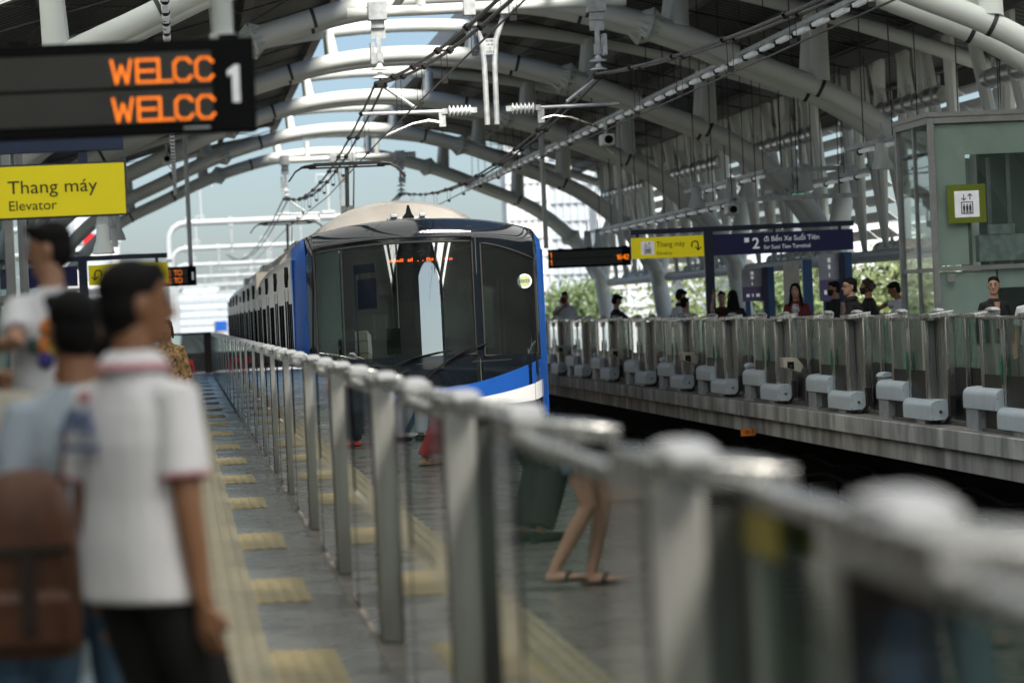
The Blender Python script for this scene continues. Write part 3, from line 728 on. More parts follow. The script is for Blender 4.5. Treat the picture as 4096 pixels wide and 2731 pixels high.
MB().prism([(-.16,2.69),(-.02,2.69),(-.05,2.73),(-.08,2.83),(-.10,2.83),(-.12,2.74)], .48, .54, 'y').build('antenna_fin', 'black', ah)
# cab interior
MB().box(-1.4, 1.4, 1.55, 1.58, .2, 2.3).build('cab_wall', 'cab_inside', tr)
MB().box(-1.4, 1.4, .9, 1.55, 2.28, 2.31).build('cab_ceiling', 'cab_dark', tr)
dk = patch(c(.6), c(1.17), -1.2, .58, -.25, 12, 3).build('driver_desk', 'cab_inside', tr)
MB().box(-1.2, .58, .28, .75, 1.15, 1.27).build('desk_top', 'cab_dark', tr, bevel=.03)
MB().box(-1.08, -.36, .62, .64, 1.56, 1.93).build('sun_blind', 'cab_inside', tr, bevel=.006)
for x in (-.47, .455):
    s_ = MB().box(x, x+.14, .42, .50, 1.79, 1.93).build('speaker', 'cab_light', tr, bevel=.01)
    MB().tube([(x+.07,.46,1.79),(x+.07,.46,1.72),(x+.1,.46,1.68),(x+.09,.46,1.66)], .007, 6).build('speaker_cable', 'black', s_)
for x in (-.50, -.36, .30, .36, 1.0, 1.06): MB().box(x, x+.022, 1.52, 1.549, .9, 1.95 if x > 0 else 1.6).build('wall_trim', 'cab_light', tr)
MB().box(-.30, .0, 1.50, 1.549, .8, 1.75).build('cab_door', 'cab_dark', tr)
MB().box(.80, .92, 1.2, 1.5, 1.1, 1.85).build('door_post', 'cab_light', tr)
ds = MB().box(-.385, .455, .20, .26, 2.09, 2.235).build('destination_display', 'led_glass', tr)
MB().box(-.395, .465, .205, .25, 2.08, 2.245).build('display_frame', 'cab_inside', ds)
b = MB(); random.seed(3)
for (x0, n_) in ((-.355, 8), (-.14, 3), (-.03, 1), (.03, 1), (.08, 4), (.19, 1), (.24, 1), (.29, 2), (.345, 2)):
    for k in range(n_):
        h = random.choice((.024, .03, .036, .04)) if n_ > 1 else .008
        b.box(x0+k*.021, x0+k*.021+.015, .192, .197, 2.165, 2.165+h)
b.build('led_text', 'led_red', ds)
st = MB().lathe([(.085,-.003),(.085,.003)], (1.215, ny(1.215,1.88)-.006, 1.88), 24, 'y').build('round_sticker', 'sign_white', tr)
MB().lathe([(.065,-.003),(.065,.003)], (1.215, ny(1.215,1.88)-.009, 1.88), 24, 'y').build('sticker_disc', 'sticker_green', st)
text('03/27', .052, 'sign_black', st, 'sticker_date', (1.215, ny(1.215,1.88)-.0135, 1.862), align='CENTER', ext=.001, bold=.001)
# pantographs
def panto(y):
    p = MB()
    p.box(-.55, .55, y-.05, y-.01, 4.03, 4.075).box(-.55, .55, y+.25, y+.29, 4.03, 4.075)
    for yy in (y-.03, y+.27):
        for sx in (-1, 1): p.tube([(sx*.55, yy, 4.05), (sx*.70, yy, 4.03), (sx*.84, yy, 3.95), (sx*.95, yy, 3.80)], .015, 6)
    p.box(-.75, -.5, y, y+.25, 4.0, 4.03).box(.5, .75, y, y+.25, 4.0, 4.03).box(-.62, .62, y+.08, y+.14, 3.98, 4.01)
    o = p.build('pantograph', 'wire', tr)
    MB().tube([(0, y+.12, 3.98), (.0, y+.55, 3.3)], .035, 8).tube([(0, y+.55, 3.3), (-.02, y-.5, 2.62)], .05, 8).tube([(.12, y+.2, 3.95), (.1, y+.6, 3.25)], .014, 6).box(-.1, .1, y+.48, y+.62, 3.22, 3.38).build('pantograph_arm', 'steel_dark', o)
    MB().box(-.6, .6, y-.9, y+.4, 2.60, 2.68).build('pantograph_base', 'steel_dark', o)
panto(58-TY); panto(91-TY)
tr2 = thing('distant_train', 'tiny blue faced train far down the line beyond the station', 'train', (9.6, 880, 0))
MB().box(-1.45, 1.45, 0, 40, -1, 2.2).build('car_body', 'train_steel', tr2, bevel=.3)
MB().box(-1.4, 1.4, -.1, -.02, -.4, 2.1).build('nose', 'blue_paint', tr2, bevel=.05)

# ================================================================== CATENARY
def wire(pts, r, name, label, m_='wire', group=None):
    o = MB().tube(pts, r, 6).build(name, m_); return tag(o, label, 'overhead wire', group)
def sag(p, q, s, n=14):
    p, q = Vector(p), Vector(q)
    return [p.lerp(q, i/n)-Vector((0, 0, s*4*(i/n)*(1-i/n))) for i in range(n+1)]
SUP = [7, 53.7, 102.6]
def cat_beam(Y, lb, hang=True):
    t = thing('catenary_beam', lb, 'catenary beam', (XC, Y, 0))
    MB().tube([(-2.12, 0, 6.12), (2.12, 0, 6.16)], .085, 14).build('beam_tube', 'white_tube', t)
    for x in (-1.0, 1.0):
        MB().tube([(x, 0, 6.2), (x, 0, 6.66)], .075, 12).build('beam_hanger', 'white_tube', t)
        if Y < 60: MB().tube([(x, -6, 6.72), (x, 6.7, 6.72)], .07, 10).build('beam_runner', 'white_tube', t)
    for sx in (-1, 1):
        x = sx*1.66
        i = MB().box(x-.14, x+.14, -.13, .13, 6.0, 6.28).box(x-.10, x+.10, -.06, .06, 5.88, 6.0).build('clamp', 'galvanised', t, bevel=.004)
        MB().box(x-.11, x+.11, -.012, .012, 5.72, 5.88).box(x-.035, x+.035, -.03, .03, 5.38, 5.8).box(x-sx*.0-.06, x+.06, -.015, .015, 5.36, 5.52).box(x+sx*.10-.03, x+sx*.10+.03, -.14, .14, 5.34, 5.66).build('hanger_plate', 'galvanised', t)
        pr = MB()
        for z in (5.30, 5.17): pr.lathe([(.03,.05),(.045,.02),(.055,0),(.13,-.03),(.135,-.045),(.04,-.055)], (x, 0, z), 16)
        pr.build('disc_insulator', 'insulator', t)
        MB().box(x-.1, x+.1, -.1, .1, 4.98, 5.08).box(x-.02, x+.02, -.02, .02, 5.05, 5.13).build('messenger_clamp', 'wire', t, bevel=.02)
        # registration arm
        MB().tube([(sx*.72, 0, 4.59), (sx*1.95, 0, 4.60)], .028, 8).build('registration_tube', 'galvanised', t)
        s_ = MB(); prof = []
        for k in range(6): prof += [(.035, k*.062), (.085, k*.062+.022), (.085, k*.062+.030), (.035, k*.062+.052)]
        s_.lathe([(r_, sx*(.30+h)) for r_, h in prof], (0, 0, 4.59), 14, 'x').build('rod_insulator', 'insulator', t)
        MB().box(min(sx*.22, sx*.31), max(sx*.22, sx*.31), -.04, .04, 4.55, 4.63).box(min(sx*.67, sx*.75), max(sx*.67, sx*.75), -.04, .04, 4.55, 4.63).box(min(sx*.70, sx*.80), max(sx*.70, sx*.80), -.02, .02, 4.36, 4.6).build('insulator_socket', 'galvanised', t)
        MB().tube([(sx*1.62, 0, 5.0), (sx*1.15, 0, 4.66)], .03, 6).build('strut_arm', 'galvanised', t)
        MB().tube([(sx*.76, 0, 4.42), (sx*.95, 0, 4.46), (sx*1.2, 0, 4.42), (sx*1.62, 0, 4.26)], .022, 8).build('steady_arm', 'steel', t)
    for x in (-.27, .29):
        MB().tube([(x*1.0, 0, 6.1), (x*.8, 0, 5.95), (x*.4, 0, 5.65), (x*.28, 0, 5.3), (x*.26, 0, 4.36)], .042, 10).build('drop_pipe', 'galvanised', t)
        MB().box(x-.09, x+.09, -.12, .12, 6.02, 6.26).build('clamp', 'galvanised', t, bevel=.004)
    pl = MB().box(-.075, .11, -.03, -.022, 5.42, 5.66).build('number_plate', 'galvanised', t)
    for j, tx in enumerate(('81780', '1A-42', 'S', 'C-M-2')): text(tx, .045, 'sign_black', pl, 'plate_text', (.018, -.034, 5.61-j*.055), align='CENTER', ext=.001)
    return t
cat_beam(53.7, 'white catenary beam with drop pipes and insulators above the train nose')
cat_beam(102.6, 'white catenary beam with insulators far behind the first pantograph')
for tx_, sx, nm in ((3.14, -1, 'left'), (6.47, 1, 'right')):
    for off in (-.07, .07):
        P = []
        for a, b in zip(SUP[:-1], SUP[1:]): P += sag((tx_+off, a, 5.06), (tx_+off, b, 5.06), .62, 16)
        P += sag((tx_+off, 102.6, 5.06), (tx_-.5+off, 196, 5.3), .9, 12)
        wire(P, .021, 'messenger_wire', '%s strand of the sagging double messenger cable over the %s track' % ('inner' if off*sx < 0 else 'outer', nm), group='overhead line wires')
    cw = []
    for Y, dx in ((7, .3), (30, .15), (53.7, .07), (78, -.25), (102.6, 0), (196, -.4), (320, 0)): cw.append((tx_+dx*-sx*-1 if 0 else tx_+dx*sx*.6, Y, 4.2 if Y > 50 else 4.2))
    wire(cw, .011, 'contact_wire', 'taut contact wire above the %s track' % nm, group='overhead line wires')
    dr = thing('wire_droppers', 'clamps and thin droppers between cables of the %s track' % nm, 'droppers', (tx_, 0, 0))
    for a, b in zip(SUP[:-1], SUP[1:]):
        for k in range(1, 11):
            u = k/11; Y = a+(b-a)*u; zz = 5.06-.62*4*u*(1-u)
            m_ = MB().box(-.12, .12, Y-.03, Y+.03, zz-.012, zz+.012)
            for off in (-.07, .07): m_.lathe([(.045,-.03),(.045,.03)], (off, Y, zz), 8, 'y')
            for off in (-.035, .035): m_.tube([(off, Y, zz), (off, Y, 4.21)], .004, 4)
            m_.box(-.03, .03, Y-.02, Y+.02, 4.19, 4.24)
            m_.build('dropper', 'wire', dr)
# white portals beyond the station
pm = None
for i, Y in enumerate((196, 262, 335, 420, 520, 640, 780)):
    lb = 'white pipe catenary portal beyond the station, %s from the platform end' % ORD[i]
    if pm is None:
        pm = thing('catenary_portal', lb, 'catenary portal', (XC, Y, -2), 0, 'white catenary portals down the line')
        for sx in (-1, 1):
            MB().tube([(sx*5.35, 0, 0), (sx*5.35, 0, 8.1), (sx*5.28, 0, 8.5), (sx*5.05, 0, 8.85), (sx*4.7, 0, 9.05), (sx*4.3, 0, 9.1)], .17, 12).build('portal_leg', 'portal_paint', pm)
            MB().lathe([(.3,-.05),(.3,.05)], (sx*4.3, 0, 9.1), 12, 'x').lathe([(.3,-.05),(.3,.05)], (sx*5.35, 0, 7.2), 12).build('flange', 'portal_paint', pm)
            MB().box(sx*1.9-.12, sx*1.9+.12, -.1, .1, 8.85, 9.35).tube([(sx*1.9, 0, 9), (sx*1.9, 0, 7.4)], .05, 6).lathe([(.14,0),(.14,.03)], (sx*1.9,0,7.9), 10).lathe([(.14,0),(.14,.03)], (sx*1.9,0,7.7), 10).build('line_hanger', 'galvanised', pm)
            MB().tube([(sx*3.5, 0, 9.2), (sx*3.5, 0, 11.2), (sx*3.4, 0, 11.4), (sx*2.9, 0, 11.45), (sx*2.85, 0, 11.0)], .06, 8).build('aerial_post', 'portal_paint', pm)
        MB().tube([(-4.3, 0, 9.1), (4.3, 0, 9.1)], .17, 12).build('portal_beam', 'portal_paint', pm)
        MB().box(-2.4, 2.4, -.05, .05, 6.5, 6.57).build('registration_tube', 'galvanised', pm)
    else: dup(pm, (XC, Y, -2), lb)

# ================================================================== LIGHT TRAYS, SPEAKERS, CAMERAS
def tray(x, z, y0, y1, lb, rods=True, n=None, sp=1.62):
    t = thing('light_tray', lb, 'light tray', (x, y0, z)); L = y1-y0
    MB().box(-.05, .05, 0, L, 0, .012).box(-.055, -.045, 0, L, 0, .07).box(.045, .055, 0, L, 0, .07).build('tray_channel', 'galvanised', t, smooth=0)
    k = 0; y = .4
    tube = MB().prism([(-.055,-.03),(-.04,-.085),(.04,-.085),(.055,-.03)], 0, .95, 'y').mesh('lamp', 'tube_lamp', 30)
    end = MB().lathe([(.05,-.03),(.06,0),(.05,.03)], (0, 1.08, -.06), 10, 'y').box(-.04, .04, 1.0, 1.07, -.08, -.02).mesh('lamp_end', 'wire', 30)
    while y+1 < L and k < 48:
        for me in (tube, end):
            o = bpy.data.objects.new(me.name, me); COL.objects.link(o); o.parent = t; o.location = (0, y, 0)
        y += sp; k += 1
    rod = MB().tube([(0, 0, .02), (0, 0, upp(x-XC)+.15-z)], .010, 5).mesh('hanger_rod', 'wire', 0); y = .3
    while y < L:
        o = bpy.data.objects.new('hanger_rod', rod); COL.objects.link(o); o.parent = t; o.location = (0, y, 0); y += 2.43
    return t
tray(9.62, 5.66, 40, 118, 'long light tray of glinting tube lamps hung right of the track')
tray(-.03, 5.66, 40, 112, 'long light tray of tube lamps hung over the left platform')
tray(11.5, 4.0, 69, 80, 'short light tray hung over the middle of the right platform')
tray(11.5, 4.0, 56.2, 60.2, 'short light tray hung above the glass lift')
tray(10.7, 3.45, 68, 92, 'low light tray hung above the blue and yellow sign')
tray(13.35, 4.05, 54, 59, 'short light tray hung right of the glass lift')
tray(13.0, 3.85, 66, 78, 'short light tray hung in front of the right louvres')
for (x0, x1, Y, z, lb) in ((11.5, 13.3, 68.9, 4.02, 'horizontal cable rail with bell lamp over the right platform'), (11.5, 13.5, 56.1, 4.02, 'horizontal cable rail crossing in front of the glass lift'), (10.75, 13.2, 68.2, 3.46, 'lower horizontal cable rail left of the exit sign')):
    t = thing('cable_rail', lb, 'cable rail', (x0, Y, z))
    MB().box(0, x1-x0, -.04, .04, -.03, .06).build('rail_channel', 'galvanised', t)
    for k in range(3): xx = (x1-x0)*(k+.5)/3; MB().tube([(xx, 0, .05), (xx, 0, upp(x0+xx-XC)-z+.1)], .01, 5).build('hanger_rod', 'wire', t)
def bell(px, py, Y, lb, s_=1.):
    p = at(px, py, Y)
    t = thing('loudspeaker', lb, 'loudspeaker', p, 0, 'grey hanging loudspeakers')
    MB().lathe([(.09*s_,.22),(.10*s_,.20),(.11*s_,.0),(.16*s_,-.12),(.18*s_,-.2),(.17*s_,-.21)], (0,0,0), 14).build('speaker_horn', 'white_tube', t)
    MB().box(-.08, .08, -.05, .05, .22, .32).tube([(0,0,.3),(0,0,.55)], .012, 6).build('speaker_bracket', 'galvanised', t)
bell(1849, 415, 69, 'grey bell shaped loudspeaker hanging left of the exit sign level'); bell(2026, 360, 57, 'grey loudspeaker hanging just left of the glass lift')
bell(1600, 455, 69.5, 'grey loudspeaker hanging above the number two sign'); bell(1680, 445, 70, 'grey loudspeaker hanging beside a camera above the blue sign')
bell(1350, 560, 88, 'grey loudspeaker hanging above the right clock display', .9); bell(1375, 555, 90, 'second small loudspeaker hanging above the right clock display', .9)
bell(424, 505, 60, 'grey loudspeaker hanging right of the yellow lift sign', .9) if 0 else None
bell(240, 495, 62, 'grey loudspeaker hanging just below the yellow lift sign', 1.); bell(265, 525, 64, 'lower grey loudspeaker hanging below the yellow lift sign', 1.)
bell(237, 550, 52, 'grey loudspeaker partly behind the left sign post', .9)
def cctv(px, py, Y, lb, rz=0):
    t = thing('security_camera', lb, 'security camera', at(px, py, Y), rz, 'security cameras')
    MB().box(-.11, .11, -.25, .25, -.10, .10).build('camera_body', 'white_tube', t, bevel=.03)
    MB().lathe([(.07,-.02),(.07,.02),(.05,.03)], (0, -.27, 0), 14, 'y').build('camera_lens', 'black', t)
    MB().tube([(0,.1,.1),(0,.1,.35)], .03, 8).tube([(.0,.2,-.1),(.1,.1,-.25),(.12,-.05,-.22)], .012, 6).build('camera_bracket', 'grey_tube', t)
cctv(1394, 322, 60, 'pale security camera on a white arch above the train'); cctv(1680, 482, 68, 'pale security camera above the blue platform sign'); cctv(384, 366, 85, 'small security camera on the lamp line over the left platform')
def pole(px, Y, z0, z1, lb, x=None):
    p = at(px, 400, Y); t = tag(MB().tube([(0,0,z0),(0,0,z1)], .055, 10).build('hanger_pole', 'white_tube'), lb, 'pole', 'white hanger poles')
    t.location = (x if x is not None else p.x, Y, 0)
pole(0, 85.7, 2.95, 6.4, 'white pole carrying the far left welcome display', .27); pole(0, 80, 2.9, 5.9, 'white pole rising behind the train roof at right', 8.25)
pole(0, 85.7, 2.95, 5.0, 'white pole carrying the clock display on the right', 10.68); pole(0, 62.3, 2.95, 4.2, 'white pole below the yellow lift sign', -1.1)

# ================================================================== SIGNS
def arrow_u(parent, m_, x, z, s, flip=1, y=-.012):
    pts = [(-.30, -.1), (-.30, .12), (-.26, .27), (-.14, .36), (0, .37), (.14, .33), (.22, .2), (.22, -.30)]
    MB().tube([(x+flip*a*s, y, z+b*s) for a, b in pts], .055*s, 6).tube([(x+flip*(-.02)*s, y, z-.10*s), (x+flip*.22*s, y, z-.36*s), (x+flip*.46*s, y, z-.10*s)], .055*s, 6).build('arrow', m_, parent)
def lift_icon(parent, x, z, s, y, plate=True):
    if plate:
        pl = MB().box(x-s*.5, x+s*.5, y-.004, y, z-s*.5, z+s*.5).build('pictogram', 'sign_white', parent)
    b = MB(); yy0, yy1 = y-.009, y-.005
    w, h0, h1 = .25*s, -.42*s, .08*s
    for (a, c_, d, e) in ((-w, w, h0, h0+.035*s), (-w, w, h1-.035*s, h1), (-w, -w+.035*s, h0+.035*s, h1-.035*s), (w-.035*s, w, h0+.035*s, h1-.035*s)): b.box(x+a, x+c_, yy0, yy1, z+d, z+e)
    for k in (-1, 0, 1):
        xx = x+k*.13*s; b.box(xx-.045*s, xx+.045*s, yy0, yy1, z-.25*s, z-.08*s); b.box(xx-.04*s, xx-.006*s, yy0, yy1, z-.38*s, z-.25*s); b.box(xx+.006*s, xx+.04*s, yy0, yy1, z-.38*s, z-.25*s)
        b.lathe([(.032*s, 0), (.032*s, .004)], (xx, yy0, z-.04*s), 10, 'y')
    for sx, dn in ((-1, 1), (1, -1)):
        xx = x+sx*.13*s; zt = z+.27*s
        b.box(xx-.016*s, xx+.016*s, yy0, yy1, zt-.12*s, zt+.12*s)
        tip = zt-dn*.13*s
        for q in (-1, 1): b.tube([(xx, (yy0+yy1)/2, tip), (xx+q*.09*s, (yy0+yy1)/2, tip+dn*.09*s)], .018*s, 4)
    b.build('pictogram_figures', 'sign_black', parent)
# stroke letters for the dot displays
GL = {'W': [[(0,1),(.18,0),(.4,.75),(.62,0),(.8,1)]], 'E': [[(.62,1),(0,1),(0,0),(.62,0)],[(0,.5),(.55,.5)]], 'L': [[(0,1),(0,0),(.58,0)]],
 'C': [[(.66,.82),(.5,1),(.18,1),(0,.8),(0,.2),(.18,0),(.5,0),(.66,.18)]], 'O': [[(.18,1),(.5,1),(.68,.8),(.68,.2),(.5,0),(.18,0),(0,.2),(0,.8),(.18,1)]],
 'M': [[(0,0),(0,1),(.36,.35),(.72,1),(.72,0)]], 'T': [[(0,1),(.66,1)],[(.33,1),(.33,0)]], '1': [[(.05,.8),(.28,1),(.28,0)]],
 '6': [[(.5,1),(.18,.95),(0,.6),(0,.2),(.15,0),(.4,0),(.55,.2),(.5,.45),(.3,.55),(.03,.42)]], '4': [[(.42,0),(.42,1),(0,.32),(.58,.32)]], '2': [[(0,.78),(.12,1),(.42,1),(.55,.78),(.5,.58),(0,0),(.58,0)]], ':': [[(.1,.25),(.1,.32)],[(.1,.68),(.1,.75)]]}
WD = {'W': .8, 'E': .62, 'L': .58, 'C': .66, 'O': .68, 'M': .72, 'T': .66, '1': .34, '6': .56, '4': .58, '2': .58, ':': .2, ' ': .35}
LW = {'W': 1.08, 'E': 1.38, 'L': 1.04, 'C': 1.12, 'O': 1.2, 'M': 1.1, 'T': 1.2}
LG = {'W': .28, 'E': .12, 'L': .12, 'C': .25, 'O': .2, 'M': .2, 'T': .1}
def led_text(s_, x, z, h, parent, y, th=.066, clip=None, m_='led_orange', wide=True, step=.125):
    b = MB(); cx = x
    for ch in s_:
        lw = LW.get(ch, 1.) if wide else 1.
        for st_ in GL.get(ch, []):
            for (a, b_), (c_, d) in zip(st_[:-1], st_[1:]):
                n_ = max(2, int(math.hypot((c_-a)*lw, d-b_)/step))
                for k in range(n_+1):
                    px_, pz = cx+(a+(c_-a)*k/n_)*h*lw, z+(b_+(d-b_)*k/n_)*h
                    if clip is None or px_ < clip: b.lathe([(th*h, 0), (th*h, .003)], (px_, y, pz), 8, 'y')
        cx += WD[ch]*h*lw+(LG.get(ch, .25) if wide else .12)*h
    b.build('led_text', m_, parent, smooth=0)
def led_board(loc, w, rows, num, lb, clip_at=None, th=.46):
    t = thing('display_board', lb, 'display board', loc)
    MB().box(-w, 0, -.06, .12, 0, th).build('case', 'black', t, bevel=.008)
    bz = .19
    for z0 in (.235, .055):
        MB().box(-w+.05, -bz-.02, -.068, -.060, z0, z0+.165).build('led_window', 'led_glass', t)
    for x in (-w+.3, -w*.5, -.12): MB().box(x-.05, x+.05, -.03, .08, th, th+.02).build('mount', 'black', t)
    return t
P = at(590, 300, 17.7); L1 = led_board((.412, 17.7, 2.494), 2.3, None, '1', 'near black display board with orange WELCO letters and a white 1')
# letters sit where the photograph has them
for z in (.257, .069): led_text('WELCC', -.70, z, .108, L1, -.071, th=.075, clip=-.205)
MB().prism([(-.075,.14),(-.075,.325),(-.098,.325),(-.135,.298),(-.135,.268),(-.113,.282),(-.113,.14)], -.066, -.061, 'y').build('track_number', 'sign_white', L1)
MB().box(-.36, -.23, -.064, -.0615, .018, .03).build('maker_plate', 'galvanised', L1)
MB().tube([(-.145, .05, .46), (-.145, .05, 4.6)], .052, 14).box(-.21, -.08, -.02, .12, .46, .485).build('hanger_tube', 'white_tube', L1)
L2 = led_board((.389, 85.5, 2.479), 2.1, None, '1', 'far black display board with orange WELCOME TO and a white 1')
for z in (.262, .08): led_text('WELCOME TO', -1.335, z, .108, L2, -.071)
text('1', .25, 'sign_white', L2, 'track_number', (-.15, -.063, .14), bold=.008, ext=.002)
L3 = led_board((10.86, 85.5, 2.50), 2.0, None, '', 'black display board showing 16:42 on the right platform')
led_text('16:42', -.345, .155, .105, L3, -.071, th=.08, wide=False)
for z in (.262, .08): led_text('1', -1.965, z, .115, L3, -.071, wide=False)
MB().box(-.42, -.02, -.067, -.061, .05, .40).build('clock_panel', 'black', L3)
# yellow sign near left
ys = thing('platform_sign', 'near yellow lift sign reading Thang may and Elevator under a navy beam', 'sign', (-.42, 29.7, 2.494))
MB().box(-1.75, 0, -.03, .06, 0, .42).build('sign_panel', 'sign_yellow', ys); MB().box(-1.75, 0, .061, .07, 0, .42).build('added_back_plate', 'navy', ys)  # unseen navy backing added to keep yellow out of the windscreen reflection
MB().box(-1.77, .012, -.02, .07, -.016, -.001).box(-1.77, .012, -.02, .07, .421, .436).box(.001, .013, -.02, .07, 0, .42).build('sign_frame', 'navy', ys)
text('Thang máy', .155, 'sign_black', ys, 'lettering', (-.965, -.034, .195), ext=.002, sx=1.09)
text('Elevator', .115, 'sign_black', ys, 'lettering', (-.965, -.034, .058), ext=.002, sx=1.04)
MB().box(-2.0, 0, .0, .12, .53, .665).build('navy_beam', 'navy_post', ys, bevel=.006)
for x in (-.34, -1.5): MB().box(x-.04, x+.04, .03, .09, .437, .53).build('sign_bracket', 'navy_post', ys)
MB().box(-1.95, -1.83, 0, .12, -2.494, .53).build('sign_post', 'navy_post', ys)
# second yellow sign on the left
y2 = thing('platform_sign', 'far yellow lift sign with turning arrow on a navy post, left platform', 'sign', (-1.96, 73, 0))
MB().box(-.09, .09, -.06, .06, 0, 2.93).build('sign_post', 'navy_post', y2); MB().box(-2.6, 1.72, -.06, .06, 2.93, 3.03).build('navy_beam', 'navy_post', y2)
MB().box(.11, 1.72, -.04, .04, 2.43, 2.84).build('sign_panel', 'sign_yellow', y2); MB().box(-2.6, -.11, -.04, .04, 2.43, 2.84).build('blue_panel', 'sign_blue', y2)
for x in (1.5, -1.9): MB().box(x-.03, x+.03, -.03, .03, 2.84, 2.93).build('sign_bracket', 'navy_post', y2)
arrow_u(y2, 'sign_black', .30, 2.63, .27, -1, -.05); lift_icon(y2, .62, 2.635, .25, -.041)
text('Thang máy', .17, 'sign_black', y2, 'lettering', (.80, -.043, 2.64), ext=.002); text('Elevator', .11, 'sign_black', y2, 'lettering', (.80, -.043, 2.49), ext=.002)
# right sign
r = thing('platform_sign', 'wide yellow and dark blue sign with a large white 2, right platform', 'sign', (10.31, 69, 0))
MB().box(-.10, .08, -.06, .06, 0, 2.9).build('sign_post', 'navy', r); MB().box(-1.54, 2.88, -.06, .06, 2.9, 3.0).build('navy_beam', 'navy', r)
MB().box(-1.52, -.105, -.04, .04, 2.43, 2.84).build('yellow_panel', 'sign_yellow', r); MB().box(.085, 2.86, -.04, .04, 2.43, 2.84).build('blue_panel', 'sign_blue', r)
for x in (-1.4, 1.3, 2.6): MB().box(x-.03, x+.03, -.03, .03, 2.84, 2.9).build('sign_bracket', 'navy', r)
lift_icon(r, -1.21, 2.635, .26, -.041); arrow_u(r, 'sign_black', -.27, 2.64, .24, 1, -.05)
text('Thang máy', .15, 'sign_black', r, 'lettering', (-1.04, -.043, 2.645), ext=.002, sx=.86); text('Elevator', .10, 'sign_black', r, 'lettering', (-1.04, -.043, 2.49), ext=.002, sx=.95)
MB().box(.70, .79, -.046, -.041, 2.66, 2.75).build('line_mark', 'sign_white', r)
text('2', .30, 'sign_white', r, 'lettering', (.85, -.043, 2.535), ext=.002, bold=.005)
text('đi Bến Xe Suối Tiên', .14, 'sign_white', r, 'lettering', (1.08, -.043, 2.665), ext=.002, sx=.95); text('for Suoi Tien Terminal', .115, 'sign_white', r, 'lettering', (1.08, -.043, 2.515), ext=.002, sx=.88)
# exit sign
e = thing('exit_sign', 'small green EXIT sign hanging above the right platform', 'exit sign', (12.65, 72, 3.62))
MB().box(-.15, .15, -.02, .02, -.075, .075).build('sign_panel', 'exit_green', e); text('EXIT', .125, 'sign_white', e, 'lettering', (0, -.022, -.045), align='CENTER', ext=.001, bold=.001, sx=.95)
MB().tube([(-.1,0,.07),(-.1,0,1.8)], .008, 5).build('hanger_rod', 'wire', e); MB().tube([(.1,0,.07),(.1,0,1.8)], .008, 5).build('hanger_rod', 'wire', e)
# orange chainage sign
o6 = thing('chainage_sign', 'small orange plate with black 6 hm hanging below the right platform edge', 'sign', (8.42, 53.2, -.455))
MB().box(-.11, .11, -.006, .006, -.055, .055).build('sign_panel', 'orange_sign', o6); MB().box(.08, .14, .007, .02, -.03, .05).build('sign_bracket', 'galvanised', o6)
text('6', .12, 'sign_black', o6, 'lettering', (-.045, -.008, .03), rot=(R(90), R(90), 0), ext=.001)
text('hm', .05, 'sign_black', o6, 'lettering', (.055, -.008, .045), rot=(R(90), R(90), 0), ext=.001)
# information boards on blue posts
def board(px, Y, ztop_, zbot, w, lb, side=1):
    p = at(px, 650, Y); t = thing('information_board', lb, 'information board', (p.x, Y, 0), 0, 'violet information boards on the right platform')
    MB().box(-w/2, w/2, -.03, .03, zbot, ztop_).build('board_face', 'board_grey', t)
    MB().box(-w/2, w/2, -.034, -.031, zbot, zbot+(ztop_-zbot)*.45).build('board_lower', 'board_violet', t)
    mk = MB()
    for k, (x, z, ww) in enumerate(((-.06,.82,.12),(-.05,.68,.1),(-.02,.5,.04),(-.3,.14,.12),(.18,.14,.14),(-.02,.14,.05))): mk.box(x*w, (x+ww*1.2)*w, -.039, -.035, zbot+(ztop_-zbot)*z, zbot+(ztop_-zbot)*(z+.09))
    mk.build('board_print', 'sign_white', t)
    MB().box(w/2+.0, w/2+.10, -.12, .06, 0, ztop_+.02).build('board_side', 'navy', t); MB().box(w/2+.1, w/2+.24, -.1, .04, 0, ztop_+.02).build('board_post', 'post_blue', t); MB().box(-w/2+.06, -w/2+.16, -.02, .04, 0, zbot).build('board_leg', 'post_blue', t)
board(1727, 72, 2.17, 1.5, .42, 'violet and grey information board behind the woman holding a phone'); board(1905, 66, 2.33, 1.45, .38, 'violet information board behind the man in a black mask')
t = thing('blue_panel', 'narrow blue panel with a white notice behind the woman in red', 'panel', (at(1856, 650, 66).x, 66, 0)); MB().box(-.10, .08, -.05, .05, 0, 2.24).build('panel_post', 'post_blue', t); MB().box(-.46, -.16, -.02, .02, 1.0, 2.22).build('notice', 'fascia', t)

